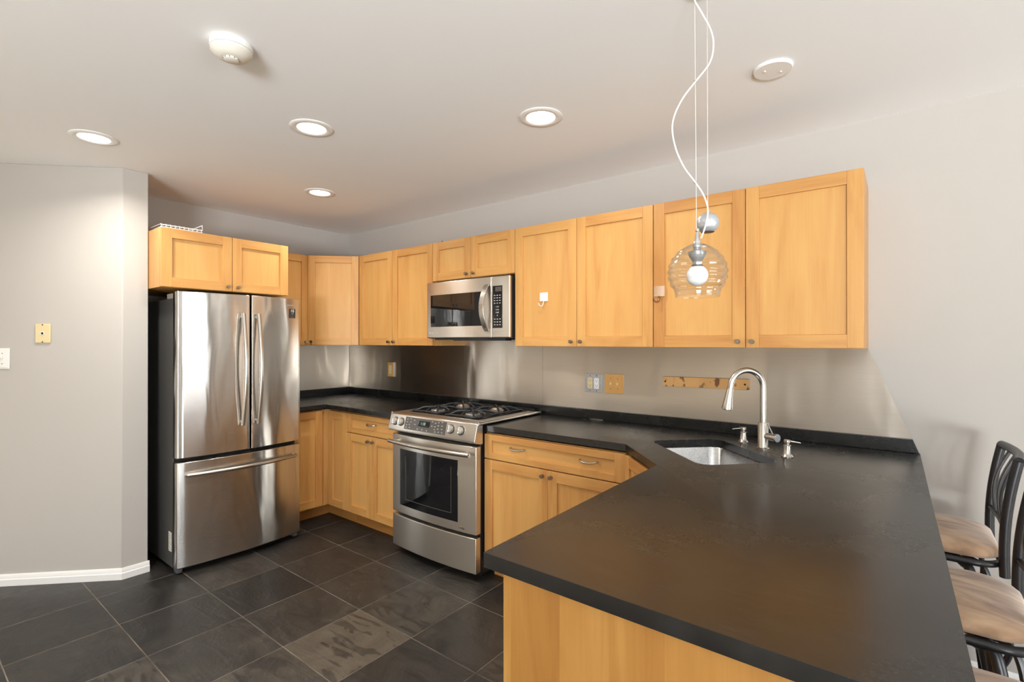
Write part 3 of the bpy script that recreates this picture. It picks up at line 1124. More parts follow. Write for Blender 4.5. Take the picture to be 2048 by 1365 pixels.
def outlet_face(parent, x, y, z, mat, w=0.034, h=0.068):
    b = MB(mat)
    b.T = Matrix(((1, 0, 0, 0), (0, 0, -1, 0), (0, 1, 0, 0), (0, 0, 0, 1)))
    b.prism(rrect(x - w / 2, x + w / 2, z - h / 2, z + h / 2, 0.003, 3), -y, -y + 0.003)
    f = b.build('receptacle', parent)
    s = MB('hole')
    for dz in (0.017, -0.017):
        s.box(x - 0.0075, x - 0.0055, y - 0.0034, y - 0.0028, z + dz, z + dz + 0.008)
        s.box(x + 0.0055, x + 0.0075, y - 0.0034, y - 0.0028, z + dz, z + dz + 0.008)
        s.lathe([(0, 0), (0.0026, 0), (0.0026, 0.0006), (0, 0.0006)], (x, y - 0.0028, z + dz - 0.006), (0, -1, 0), 10)
    s.build('slots', f)
    return f


def plate(name, label, cat, x0, x1, z0, z1, th, mats, group, yb=-0.0026, rim=False):
    t = thing(name, label, cat, ((x0 + x1) / 2, yb, (z0 + z1) / 2), 0, group)
    w, h = (x1 - x0) / 2, (z1 - z0) / 2
    b = MB(mats)
    b.box(-w, w, -th, 0, -h, h, 0, 0.5)
    if rim:
        b.box(-w * 0.86, w * 0.86, -th - 0.0012, -th, -h * 0.86, h * 0.86, 0, 0.62)
    b.build('cover_plate', t, bevel=0.0015)
    return t, w, h, -th - (0.0012 if rim else 0)


GO = 'plates on the steel backsplash'
t, w, h, yf = plate('outlet_plate', 'gold-toned wooden outlet plate on the steel near the corner', 'outlet', 0.612, 0.684, 1.099, 1.225, 0.010, 'wood_v', GO, yb=-0.0105)
MB('white').box(-w - 0.0005, w + 0.0005, 0.0002, 0.0076, -h, h).build('mounting_box', t, bevel=0.001)
outlet_face(t, 0, yf, 0, 'ivory', 0.032, 0.074)
t, w, h, yf = plate('outlet_plate', 'grey metal double outlet plate with one ivory and one white receptacle', 'outlet', 2.607, 2.729, 1.084, 1.201, 0.005, 'plate_grey', GO)
outlet_face(t, -0.023, yf, 0, 'ivory')
outlet_face(t, 0.023, yf, -0.001, 'white')
screws(t, [(-0.023, 0.048), (0.023, 0.048), (-0.023, -0.048), (0.023, -0.048)], yf, mat='hole')
t, w, h, yf = plate('switch_plate', 'maple double switch plate right of the metal outlet plate', 'light switch', 2.754, 2.876, 1.086, 1.204, 0.007, 'wood_v', GO, rim=True)
for sx in (-0.023, 0.023):
    MB('ivory').box(sx - 0.004, sx + 0.004, yf - 0.009, yf, -0.007, 0.009).build('toggle', t, bevel=0.002)
screws(t, [(-0.023, 0.031), (0.023, 0.031), (-0.023, -0.031), (0.023, -0.031)], yf, mat='bronze')

t = thing('wooden_strip', 'stained narrow wooden mounting strip on the steel behind the faucet', 'strip', (3.360, -0.0026, 1.179))
MB('wood_stain').box(-0.2315, 0.2315, -0.012, 0, -0.028, 0.028).build('board', t, bevel=0.0015)
screws(t, [(-0.219, 0.0), (0.212, 0.0)], -0.012, 0.0055, 'hole')
t.rotation_euler = (0, R_(-0.55), 0)

# adhesive hooks on the cabinet doors


def hook(x, yb, z, w, h, pm, hm, label):
    t = thing('adhesive_hook', label, 'hook', (x, yb, z), 0, 'adhesive hooks on cabinet doors')
    b = MB(pm)
    n = 10
    prof = [(-w / 2 + w * i / n, -0.006 - 0.008 * sin(pi * i / n)) for i in range(n + 1)]
    b.prism(prof + [(w / 2, 0), (-w / 2, 0)], -h / 2, h / 2)
    b.build('backing', t, bevel=0.001)
    k = MB(hm)
    k.tube(spline([(0.004, -0.010, -h / 2 + 0.004), (0.004, -0.013, -h / 2 - 0.012), (0.002, -0.020, -h / 2 - 0.026), (-0.004, -0.028, -h / 2 - 0.030), (-0.012, -0.034, -h / 2 - 0.024), (-0.016, -0.036, -h / 2 - 0.012)], 5),
           [0.0040] * 26, 10)
    k.build('hook_arm', t)
    return t


hook(2.511, -0.3355, 1.679, 0.058, 0.052, 'white', 'pink', 'white adhesive hook with pink arm on a cabinet door panel')
hook(3.239, -0.3472, 1.667, 0.058, 0.054, 'beige', 'bronze', 'beige adhesive hook with bronze arm on a door frame beside the pendant')

# tiny bright metal piece lying at the foot of the upstand
t = thing('metal_strip', 'tiny bright ridged metal strip lying against the stone upstand', 'strip', (2.705, -0.032, CT))
b = MB('chrome').box(-0.045, 0.045, -0.006, 0.006, 0.0006, 0.0045)
b.build('bar', t, bevel=0.001)
for k in range(6):
    MB('chrome').box(-0.026 + k * 0.009, -0.022 + k * 0.009, -0.007, 0.007, 0.0046, 0.0075).build('rib', t)

# ================================================================== REFRIGERATOR
FY0, FY1 = -1.724, -0.942
FC = (FY0 + FY1) / 2; FHW = (FY1 - FY0) / 2


def fx(y, z=None, base=0.800, bulge=0.036):
    s = (y - FC) / FHW
    return base + bulge * (1 - s * s)


fr = thing('refrigerator', 'stainless french-door refrigerator with dark sides left of the corner', 'refrigerator', (0, 0, 0))
MB('fridge_side').box(0.03, 0.722, -1.7195, -0.947, 0.025, 1.672).build('body', fr, bevel=0.004)


def fdoor(name, ya, yb, z0, z1, lround, rround):
    n = 22
    front = [(fx(ya + (yb - ya) * i / n), ya + (yb - ya) * i / n) for i in range(n + 1)]
    def rnd(pt, nxt, r=0.012):
        return pt
    # round the outer vertical corners
    rr = 0.014
    pts = [p for p in front if (p[1] > ya + (rr if lround else 0.003)) and (p[1] < yb - (rr if rround else 0.003))]
    def arc(yc, side, r):
        out = []
        xe = fx(yc) - r
        for i in range(6):
            a = pi / 2 * i / 5
            if side < 0:
                out.append((xe + r * sin(a), yc + r - r * cos(a)))
            else:
                out.append((xe + r * cos(a), yc - r + r * sin(a)))
        return out
    left = arc(ya, -1, rr if lround else 0.003)
    right = arc(yb, 1, rr if rround else 0.003)
    poly = [(0.733, yb), (0.733, ya)] + left + pts + right
    b = MB('steel_fridge')
    b.prism(poly, z0, z1)
    o = b.build(name, fr, bevel=0.004, bseg=3, smooth=30)
    return o


dl = fdoor('door', FY0, -1.316, 0.702, 1.713, True, False)
dr = fdoor('door', -1.303, FY1, 0.702, 1.713, False, True)
dz = fdoor('freezer_drawer', FY0, FY1, 0.040, 0.676, True, True)
b = MB('black')
b.box(0.722, 0.7325, -1.715, -0.951, 0.045, 1.70)
b.build('gasket', fr)
MB('hinge_grey').box(0.600, 0.745, -1.714, -1.640, 1.673, 1.706).build('hinge_cover', fr, bevel=0.004)
MB('hinge_grey').box(0.600, 0.745, -1.028, -0.952, 1.673, 1.706).build('hinge_cover', fr, bevel=0.004)
b = MB('black').box(0.06, 0.735, -1.70, -0.965, 0.002, 0.0245)
b.build('base_grille', fr)
MB('foot_grey').box(0.725, 0.775, -1.715, -1.685, 0.004, 0.039).build('foot', fr, bevel=0.003)
MB('foot_grey').box(0.725, 0.775, -0.982, -0.952, 0.004, 0.039).build('foot', fr, bevel=0.003)


def fhandle(door_o, y, z0, z1):
    xs = fx(y)
    b = MB('nickel')
    b.tube([(xs + 0.022 + 0.042 * sin(pi * i / 24), y, z0 + (z1 - z0) * i / 24) for i in range(25)], 0.0135, 18)
    for zz in (z0 + 0.022, z1 - 0.022):
        b.tube([(xs - 0.004, y, zz), (xs + 0.026, y, zz)], 0.0095, 12)
    b.build('door_handle', door_o, smooth=40)


fhandle(dl, -1.366, 0.866, 1.592)
fhandle(dr, -1.268, 0.866, 1.592)
b = MB('nickel')
ya, yb = -1.672, -0.994
pts = []
for i in range(25):
    y = ya + (yb - ya) * i / 24
    pts.append((fx(y) + 0.018 + 0.028 * sin(pi * i / 24), y, 0.600))
pts = [(fx(ya) + 0.001, ya - 0.002, 0.600)] + pts + [(fx(yb) + 0.001, yb + 0.002, 0.600)]
b.tube(spline(pts, 3), 0.0125, 16)
b.build('drawer_handle', dz)


def curved_patch(mats, y0, y1, z0, z1, eps=0.0006, n=6, th=0.0006):
    b = MB(mats)
    for i in range(n):
        a = y0 + (y1 - y0) * i / n; c = y0 + (y1 - y0) * (i + 1) / n
        xa, xc = fx(a) + eps, fx(c) + eps
        vs = [(xa, a, z0), (xc, c, z0), (xc, c, z1), (xa, a, z1), (xa + th, a, z0), (xc + th, c, z0), (xc + th, c, z1), (xa + th, a, z1)]
        b.add(vs, [(0, 3, 2, 1), (4, 5, 6, 7), (0, 1, 5, 4), (3, 7, 6, 2), (0, 4, 7, 3), (1, 2, 6, 5)])
    return b


st = curved_patch('black', -1.037, -0.988, 1.575, 1.640, 0.0004).build('sticker', dr)


def on_fridge(y, z, eps=0.0014):
    s = (y - FC) / FHW
    slope = -2 * 0.036 * s / FHW
    yd = Vector((slope, 1, 0)).normalized()
    nz = yd.cross(Vector((0, 0, 1)))
    return frame4((fx(y) + eps, y, z), yd, (0, 0, 1), nz)


text_part('numerals', '10', 0.030, 'glyph', st, on_fridge(-1.0125, 1.6245, 0.0016))
for k, zz in enumerate((1.607, 1.597, 1.583)):
    curved_patch('glyph' if k == 0 else 'dimglyph', -1.029 + (0 if k else 0.010), -0.996 - (0 if k else 0.006), zz, zz + 0.0018, 0.0013, 3, 0.0004).build('print_line', st)
text_part('badge_lettering', 'SAMSUNG', 0.0135, 'pewter', dr, on_fridge(-1.022, 1.664, 0.0006))
sl = MB('offwhite').box(0.654, 0.704, -1.7203, -1.7197, 0.120, 0.238).build('side_label', fr)
for k in range(9):
    MB('dimglyph').box(0.660, 0.698 - (k % 3) * 0.008, -1.7208, -1.7204, 0.128 + k * 0.012, 0.132 + k * 0.012).build('print_line', sl)

# ================================================================== MICROWAVE
mw = thing('microwave', 'stainless over-range microwave with black window and bowed handle', 'microwave', (1.533, 0, 1.430))
W_ = 0.757; HM = 0.396
MB('black').box(0.002, W_ - 0.002, -0.372, -0.004, 0, HM).build('body', mw, bevel=0.002)


def mfront(x):           # slight convex bow of the front
    s = (x - W_ / 2) / (W_ / 2)
    return -0.392 - 0.010 * (1 - s * s)


def curved_box(mats, x0, x1, z0, z1, y_in, off, n=10, fn=mfront, mi=0):
    b = MB(mats)
    pts = [(x0 + (x1 - x0) * i / n, fn(x0 + (x1 - x0) * i / n) + off) for i in range(n + 1)]
    poly = pts + [(x1, y_in), (x0, y_in)]
    b.prism(poly, z0, z1, mi)
    return b


md = curved_box('steel_range', 0.0, 0.612, 0.004, HM, -0.3725, 0).build('door', mw, bevel=0.005, bseg=3)
curved_box('glass_black', 0.040, 0.535, 0.082, 0.306, -0.375, -0.0014).build('window', md, bevel=0.001)
mp_ = curved_box('steel_range', 0.6135, W_, 0.004, HM, -0.3725, 0).build('control_panel', mw, bevel=0.005, bseg=3)
kp = curved_box('glass_black', 0.622, 0.700, 0.065, 0.335, -0.375, -0.0014).build('keypad', mp_, bevel=0.001)
rows = ['1 2 3', '4 5 6', '7 8 9', '0']
for k, s in enumerate(rows):
    text_part('key_digits', s, 0.0125, 'glyph', kp, frame4((0.661, mfront(0.66) - 0.0022, 0.200 - k * 0.0185), (1, 0, 0), (0, 0, 1), (0, -1, 0)), 0.0003)
for r in range(4):
    for c in range(3):
        x = 0.640 + c * 0.021
        MB('glyph').box(x - 0.006, x + 0.005, mfront(x) - 0.0020, mfront(x) - 0.0016, 0.222 + r * 0.0165, 0.2255 + r * 0.0165).build('key_mark', kp)
for r in range(3):
    for c in range(3):
        x = 0.640 + c * 0.021
        MB('glyph').box(x - 0.005, x + 0.006, mfront(x) - 0.0020, mfront(x) - 0.0016, 0.084 + r * 0.018, 0.0875 + r * 0.018).build('key_mark', kp)
MB('panel_grey').box(0.628, 0.695, mfront(0.66) - 0.0020, mfront(0.66) - 0.0012, 0.298, 0.328).build('display', kp)
b = MB('nickel')
hp = []
for i in range(17):
    s = i / 16
    hp.append((0.578 - 0.004 * sin(pi * s), mfront(0.58) - 0.004 - 0.052 * sin(pi * s) ** 0.8, 0.046 + 0.300 * s))
# flat strap handle: rectangular section swept along hp
vs, fs = [], []
for i, p in enumerate(hp):
    p = Vector(p)
    tg = (Vector(hp[min(i + 1, 16)]) - Vector(hp[max(i - 1, 0)])).normalized()
    side = Vector((1, 0, 0))
    nm = tg.cross(side).normalized()
    for a, c in ((-0.020, -0.004), (0.020, -0.004), (0.020, 0.004), (-0.020, 0.004)):
        vs.append(tuple(p + side * a + nm * c))
for i in range(16):
    for k in range(4):
        k2 = (k + 1) % 4
        fs.append((i * 4 + k, i * 4 + k2, (i + 1) * 4 + k2, (i + 1) * 4 + k))
fs += [(3, 2, 1, 0), (64, 65, 66, 67)]
b.add(vs, fs)
b.build('door_handle', md, bevel=0.002)
em = MB('pewter').lathe([(0, 0), (0.009, 0), (0.009, 0.001), (0, 0.001)], (0.034, mfront(0.034) - 0.0004, 0.040), (0, -1, 0), 20).build('emblem', md)
text_part('badge_lettering', 'LG', 0.016, 'pewter', md, frame4((0.058, mfront(0.058) - 0.0012, 0.040), (1, 0, 0), (0, 0, 1), (0, -1, 0)))
b = MB('black')
b.box(0.05, W_ - 0.05, -0.36, -0.05, -0.010, -0.0005)
b.box(0.24, 0.70, -0.368, -0.30, -0.016, -0.0005)
b.build('vent_grille', mw)

# ================================================================== RANGE
rg = thing('gas_range', 'stainless slide-in gas range with black grates and bowed oven door', 'range', (1.514, 0, 0))
RW = 0.757
MB('black').box(0.004, RW - 0.004, -0.640, -0.030, 0.030, 0.904).build('body', rg, bevel=0.003)
MB('black').box(0.03, RW - 0.03, -0.600, -0.06, 0.0, 0.0295).build('plinth', rg)


def rfront(x, base=-0.683, bow=0.024):
    s = (x - RW / 2) / (RW / 2)
    return base - bow * (1 - s * s)


od = curved_box('steel_range', 0.0, RW, 0.276, 0.792, -0.6415, 0, 18, rfront).build('oven_door', rg, bevel=0.004, bseg=3)
b = MB('glass_black')
n = 14
x0, x1 = 0.088, 0.622
wp = rrect(x0, x1, 0.330, 0.700, 0.012, 4)
b.T = Matrix.Identity(4)
pts = [(x0 + (x1 - x0) * i / n, rfront(x0 + (x1 - x0) * i / n) - 0.0016) for i in range(n + 1)]
b.prism(pts + [(x1, -0.66), (x0, -0.66)], 0.330, 0.700)
b.build('oven_window', od, bevel=0.002)
# inner window frame line (greenish edge of the inner pane)
b = MB('panel_grey')
for (a0, a1, z0, z1) in ((0.150, 0.572, 0.375, 0.379), (0.150, 0.154, 0.379, 0.655), (0.568, 0.572, 0.379, 0.655)):
    pp = [(a0 + (a1 - a0) * i / 6, rfront(a0 + (a1 - a0) * i / 6) - 0.0020) for i in range(7)]
    b.prism(pp + [(a1, rfront(a1) - 0.0015), (a0, rfront(a0) - 0.0015)], z0, z1)
b.build('inner_pane_edge', od)
b = MB('nickel')
hp = [(0.010 + (RW - 0.030) * i / 20, rfront(0.010 + (RW - 0.030) * i / 20, -0.722, 0.028), 0.748) for i in range(21)]
b.tube(hp, 0.0135, 16)
for hx in (0.060, RW - 0.075):
    b.tube([(hx, rfront(hx) + 0.004, 0.748), (hx, rfront(hx, -0.722, 0.028), 0.748)], 0.010, 12)
b.build('door_handle', od)
text_part('badge_lettering', 'JENN-AIR', 0.019, 'nickel_dark', od, frame4((0.640, rfront(0.640) - 0.001, 0.303), (1, -0.09, 0), (0, 0, 1), (-0.09, -1, 0)), 0.0012)
curved_box('steel_range', 0.002, RW - 0.002, 0.048, 0.256, -0.6415, 0, 18, rfront).build('warming_drawer', rg, bevel=0.004, bseg=3)

# slanted control panel: profile in (y, z), extruded along x
prof = [(-0.600, 0.9160), (-0.600, 0.9310), (-0.681, 0.9310), (-0.690, 0.9265), (-0.716, 0.830), (-0.712, 0.818), (-0.660, 0.806), (-0.6415, 0.806), (-0.6415, 0.9160)]
b = MB('steel_range')
b.T = Matrix(((0, 0, 1, 0), (1, 0, 0, 0), (0, 1, 0, 0), (0, 0, 0, 1)))
b.prism(prof, -0.008, RW + 0.016)
cp = b.build('control_panel', rg, bevel=0.003)
pa, pb = Vector((0, -0.690, 0.9265)), Vector((0, -0.716, 0.830))
up = (pa - pb).normalized(); out = Vector((1, 0, 0)).cross(up).normalized()
if out.y > 0: out = -out
PH = (pa - pb).length


def onpanel(x, v, eps=0.0):
    p = pb + up * (v * PH) + out * eps
    p.x = x
    return p


def panel_rect(mat, xa, xb, va, vb, e0, e1):
    b = MB(mat)
    vs = [onpanel(xa, va, e0), onpanel(xb, va, e0), onpanel(xb, vb, e0), onpanel(xa, vb, e0), onpanel(xa, va, e1), onpanel(xb, va, e1), onpanel(xb, vb, e1), onpanel(xa, vb, e1)]
    b.add([tuple(v) for v in vs], [(3, 2, 1, 0), (4, 5, 6, 7), (0, 1, 5, 4), (1, 2, 6, 5), (2, 3, 7, 6), (3, 0, 4, 7)])
    return b


tp = panel_rect('panel_grey', 0.150, 0.528, 0.10, 0.90, -0.002, 0.0012).build('touch_panel', cp)
ds = panel_rect('glass_black', 0.276, 0.384, 0.40, 0.76, 0.0008, 0.0022).build('display', tp)
text_part('display_digits', '1:18', 0.026, 'lcd', ds, frame4(onpanel(0.322, 0.58, 0.0026), (1, 0, 0), up, out), 0.0002)
for (xx, vv) in [(0.172, .76), (0.202, .80), (0.238, .74), (0.172, .58), (0.206, .60), (0.170, .38), (0.196, .42), (0.170, .22), (0.202, .24), (0.248, .48), (0.278, .22), (0.322, .22), (0.364, .2),
                 (0.404, .80), (0.432, .74), (0.460, .80), (0.490, .84), (0.404, .52), (0.432, .52), (0.460, .60), (0.492, .62), (0.432, .34), (0.460, .40), (0.494, .42), (0.440, .2), (0.470, .22), (0.500, .22)]:
    vs = [onpanel(xx - 0.006, vv - 0.03, 0.0014), onpanel(xx + 0.006, vv - 0.03, 0.0014), onpanel(xx + 0.006, vv + 0.03, 0.0014), onpanel(xx - 0.006, vv + 0.03, 0.0014)]
    vs += [v + out * 0.0004 for v in vs]
    gl = MB('dimglyph')
    gl.add([tuple(v) for v in vs], [(3, 2, 1, 0), (4, 5, 6, 7), (0, 1, 5, 4), (1, 2, 6, 5), (2, 3, 7, 6), (3, 0, 4, 7)])
    gl.build('key_mark', tp)
for kx in (0.052, 0.112, 0.570, 0.652):
    c = onpanel(kx, 0.52, 0.0)
    k = MB(['alu', 'black'])
    k.lathe([(0, 0.0006), (0.0275, 0.0006), (0.0275, 0.003), (0, 0.003)], c, out, 28, 1)
    k.lathe([(0, 0.003), (0.0235, 0.003), (0.0225, 0.016), (0.0200, 0.020), (0, 0.020)], c, out, 28, 0)
    ko = k.build('knob', cp)
    q = MB('chrome')
    A = Matrix.Translation(c) @ frame4((0, 0, 0), (1, 0, 0), up, out)
    q.T = A
    q.box(-0.005, 0.005, -0.021, 0.021, 0.0201, 0.030)
    q.build('knob_grip', ko, bevel=0.002)

# cooktop
b = MB('steel_range')
b.box(-0.008, RW + 0.016, -0.5995, -0.050, 0.9180, 0.9310)
b.tube([(RW + 0.016, -0.684, 0.927), (RW + 0.016, -0.052, 0.927)], 0.0085, 12)
b.tube([(-0.008, -0.684, 0.927), (-0.008, -0.052, 0.927)], 0.0085, 12)
ck = b.build('cooktop', rg, bevel=0.0015)
b = MB('enamel').box(0.050, RW - 0.070, -0.585, -0.085, 0.9312, 0.9325)
b.build('burner_pan', ck)
b = MB('black')
b.prism([(0.03, -0.05)] + [(0.03 + (RW - 0.06) * i / 14, -0.050 - 0.028 * sin(pi * i / 14)) for i in range(1, 14)] + [(RW - 0.03, -0.05)], 0.9312, 0.948)
b.build('rear_vent', ck, bevel=0.003)
bx_ = [(0.200, -0.455), (0.520, -0.455), (0.200, -0.210), (0.520, -0.210)]
for i, (x, y) in enumerate(bx_):
    k = MB('alu').lathe([(0.046, 0), (0.046, 0.007), (0.040, 0.012), (0, 0.012)], (x, y, 0.9326), (0, 0, 1), 28)
    for a in range(18):
        ang = 2 * pi * a / 18
        k.box(x + 0.0455 * cos(ang) - 0.002, x + 0.0455 * cos(ang) + 0.002, y + 0.0455 * sin(ang) - 0.002, y + 0.0455 * sin(ang) + 0.002, 0.935, 0.943)
    kb = k.build('burner', ck)
    MB('cap_tan' if i in (2, 3) else 'iron').lathe([(0, 0), (0.036, 0), (0.038, 0.003), (0.035, 0.008), (0, 0.009)], (x, y, 0.9447), (0, 0, 1), 26).build('burner_cap', kb)
for gx in (0.200, 0.520):
    g = MB('iron')
    zt, zb_ = 0.962, 0.9330
    def bar(pts, r=0.0055):
        g.tube(pts, r, 8)
    hx, y0, y1 = 0.128, -0.572, -0.096
    # outer frame, low and sloping
    for sx in (-1, 1):
        bar([(gx + sx * hx, y0, zb_ + 0.006), (gx + sx * hx, (y0 + y1) / 2, zb_ + 0.008), (gx + sx * hx, y1, zb_ + 0.006)])
    for yy in (y0, (y0 + y1) / 2, y1):
        bar([(gx - hx, yy, zb_ + 0.006), (gx, yy, zb_ + 0.010), (gx + hx, yy, zb_ + 0.006)])
    for cy in (-0.455, -0.210):
        for a in range(4):
            an = pi / 4 + a * pi / 2
            dx, dy = cos(an), sin(an)
            fx_, fy_ = gx + dx * 0.150, cy + dy * 0.150
            fx_ = max(gx - hx, min(gx + hx, fx_)); fy_ = max(cy - 0.118, min(cy + 0.118, fy_))
            bar([(fx_, fy_, zb_ + 0.006), (gx + dx * 0.105, cy + dy * 0.105, zt - 0.004), (gx + dx * 0.085, cy + dy * 0.085, zt), (gx + dx * 0.018, cy + dy * 0.018, zt - 0.002)], 0.0062)
        for a in range(4):
            an = a * pi / 2
            dx, dy = cos(an), sin(an)
            bar([(gx + dx * 0.112, cy + dy * 0.112, zb_ + 0.010), (gx + dx * 0.080, cy + dy * 0.080, zt - 0.002), (gx + dx * 0.050, cy + dy * 0.050, zt)], 0.005)
    g.build('grate', ck, smooth=50)

# ================================================================== CEILING FIXTURES
LP = [(1.010, -2.160, 'recessed ceiling light nearest the angled left wall', 12), (1.982, -1.545, 'recessed ceiling light in front of the refrigerator, middle of the ceiling', 12),
      (1.056, -0.946, 'recessed ceiling light farthest back near the corner', 6), (2.919, -0.960, 'recessed ceiling light above the base cabinets right of the range', 6)]
for x, y, lab, pw in LP:
    t = thing('recessed_light', lab, 'ceiling light', (x, y, H), 0, 'recessed ceiling lights')
    b = MB('white')
    b.lathe([(0.0985, -0.0004), (0.0985, -0.0035), (0.092, -0.0065), (0.070, -0.0065), (0.066, -0.004), (0.066, -0.0004)], seg=48, closed=True)
    b.build('trim_ring', t)
    MB('lamp_on').lathe([(0, -0.0025), (0.0655, -0.0025), (0.0655, -0.0008), (0, -0.0008)][::-1], seg=40).build('lens', t)
    area_light('recessed_lamp', (x, y, H - 0.012), (x, y, 0), 0.12, 0.12, pw, (1.0, 0.94, 0.86), 'DISK', 150)

t = thing('ceiling_cover', 'round white blank ceiling cover plate with two screws', 'ceiling cover', (3.842, -0.757, H))
MB('white').lathe([(0, -0.0005), (0.068, -0.0005), (0.068, -0.006), (0.064, -0.011), (0, -0.0125)][::-1], seg=48).build('cover_plate', t)
for s in (-1, 1):
    MB('offwhite').lathe([(0, -0.0124), (0.0045, -0.0124), (0.0035, -0.0155), (0, -0.016)][::-1], (s * 0.030 * 0.8, s * 0.030 * 0.6, 0), seg=12).build('screw', t)

t = thing('smoke_detector', 'round off-white smoke detector on the ceiling', 'smoke detector', (2.392, -2.082, H))
MB('white').lathe([(0, -0.0005), (0.066, -0.0005), (0.0675, -0.016), (0.066, -0.021), (0, -0.021)][::-1], seg=48).build('base', t)
MB('offwhite').lathe([(0, -0.0212), (0.0655, -0.0225), (0.065, -0.030), (0.052, -0.043), (0.036, -0.050), (0.030, -0.051), (0, -0.051)][::-1], seg=48).build('cover', t)
b = MB('offwhite')
b.lathe([(0, -0.0512), (0.024, -0.0512), (0.024, -0.056), (0.021, -0.058), (0.0, -0.058)][::-1], seg=36)
sb = b.build('sensor_cap', t)
for k in range(10):
    a = 2 * pi * k / 10
    MB('black').box(-0.002, 0.002, -0.0006, 0.0006, -0.055, -0.0525).build('vent_slot', sb, loc=(0.0243 * cos(a), 0.0243 * sin(a), 0), rot=(0, 0, a + pi / 2))
b = MB('black')
for k in range(5):
    a = R_(196 + k * 4.2)
    b.T = Matrix.Rotation(a, 4, 'Z')
    b.box(0.0650, 0.0664, -0.0014, 0.0014, -0.0290, -0.0240)
b.build('warning_print', t)

# ================================================================== PENDANT
PX, PY = 3.764, -1.395
Rv = Vector((0.788, 0.6155, 0))          # sideways direction of the hanging cord's sway
pd = thing('pendant_light', 'clear ribbed glass globe pendant with white cord and counterweight', 'pendant lamp', (PX, PY, H))
zof = lambda py: 1.406 + (684 - py) * 1.43 / 999.3 - H
sof = lambda px: (px - 1395) * 1.43 / 999.3
MB('white').lathe([(0, -0.0005), (0.045, -0.0005), (0.045, -0.008), (0.038, -0.014), (0, -0.015)][::-1], (Rv * sof(1400)), seg=32).build('canopy', pd)


def pp(px, py, d=0.0):
    v = Rv * sof(px)
    v = v + Vector((-0.6155, 0.788, 0)) * d
    v.z = zof(py)
    return v


cpts = [pp(1400, -30), pp(1386, -2), pp(1402, 30), pp(1419, 62), pp(1425, 92), pp(1418, 128), pp(1391, 164), pp(1365, 198), pp(1348, 232), pp(1343, 262), pp(1350, 300), pp(1366, 336), pp(1388, 366), pp(1404, 390), pp(1413, 416), pp(1412, 440), pp(1406, 462), pp(1400, 478)]
cpts = [p + Vector((0.6155, -0.788, 0)) * 0.010 for p in cpts]
MB('cord').tube(spline(cpts, 6), 0.0022, 10).build('cord', pd)
MB('wire').tube([pp(1390, -32), pp(1393.5, 460)], 0.0009, 6).build('support_wire', pd)
MB('wire').tube([pp(1425, -48, 0.036), pp(1426, 420, 0.036)], 0.0009, 6).build('counterweight_wire', pd)
for (a, b_) in ((1391, 164), (1390, 366)):
    MB('hinge_grey').lathe([(0, -0.003), (0.004, -0.003), (0.004, 0.003), (0, 0.003)], pp(a, b_, -0.006), (0.6, 0.5, 0.4), 10).build('cord_clip', pd)
cw = MB(['pewter', 'black'])
cc = pp(1426, 440.5, 0.036)
prof = [(0.0315 * sin(pi * i / 20), 0.0315 * cos(pi * i / 20)) for i in range(17)]
prof = [(max(r, 0), h) for r, h in prof]
cw.lathe(prof[::-1], cc, (0, 0, 1), 32, 0)
cw.lathe([(0, -0.0265), (prof[-1][0] * 0.98, -0.0265), (prof[-1][0], prof[-1][1])], cc, (0, 0, 1), 32, 1)
cw.build('counterweight', pd, smooth=60)
b = MB('chrome')
zt_ = zof(460)
b.lathe([(0, zof(495)), (0.0120, zof(495)), (0.0122, zof(490)), (0.0075, zof(478)), (0.0042, zof(466)), (0.0035, zof(464)), (0.0052, zof(462.5)), (0.0058, zof(459.5)), (0.0045, zof(457)), (0, zof(456))], seg=24)
b.build('cone_cap', pd)
# glass: wavy ribs, open bottom
prof_o = []
keys = [(487, 0.013), (490, 0.024), (493, 0.031), (499, 0.046), (506, 0.057), (515, 0.068), (525, 0.0755), (535, 0.080), (545, 0.0818), (555, 0.0805), (565, 0.0765), (573, 0.0715), (579, 0.0655), (584, 0.0622), (590, 0.0612), (594, 0.0612)]
for i in range(len(keys) - 1):
    (a, ra_), (c, rc_) = keys[i], keys[i + 1]
    for k in range(6):
        s = k / 6
        py = a + (c - a) * s
        r = ra_ + (rc_ - ra_) * s
        if 500 < py < 580:
            r += 0.0017 * sin((py - 500) / 80 * 2 * pi * 6)
        elif py <= 500:
            r += 0.0008 * sin((py - 487) / 13 * 2 * pi * 2)
        prof_o.append((r, zof(py)))
prof_o.append((keys[-1][1], zof(keys[-1][0])))
inner = [(max(0.004, r - 0.0022), z - (0.002 if i < 8 else 0)) for i, (r, z) in enumerate(prof_o)]
b = MB('glass')
b.lathe(prof_o[::-1] + inner, seg=64, closed=True)
b.build('glass_globe', pd, smooth=70)
b = MB('socket_grey')
b.lathe([(0, zof(530)), (0.0125, zof(530)), (0.0135, zof(527)), (0.0125, zof(524)), (0.0145, zof(521)), (0.0220, zof(513)), (0.0250, zof(507)), (0.0245, zof(503)), (0.010, zof(500)), (0.010, zof(493)), (0, zof(493))], seg=28)
b.build('socket', pd)
b = MB('nickel_dark')
b.lathe([(0, zof(534)), (0.0135, zof(534)), (0.0160, zof(530.2)), (0, zof(530.2))], seg=20)
b.build('bulb_base', pd)
b = MB('bulb')
bp_ = [(0, zof(572))] + [(0.0300 * sin(pi * i / 16), zof(551) - 0.0300 * cos(pi * i / 16)) for i in range(1, 14)] + [(0.0135, zof(534.5)), (0, zof(534.5))]
b.lathe(bp_, seg=28)
b.build('light_bulb', pd, smooth=60)

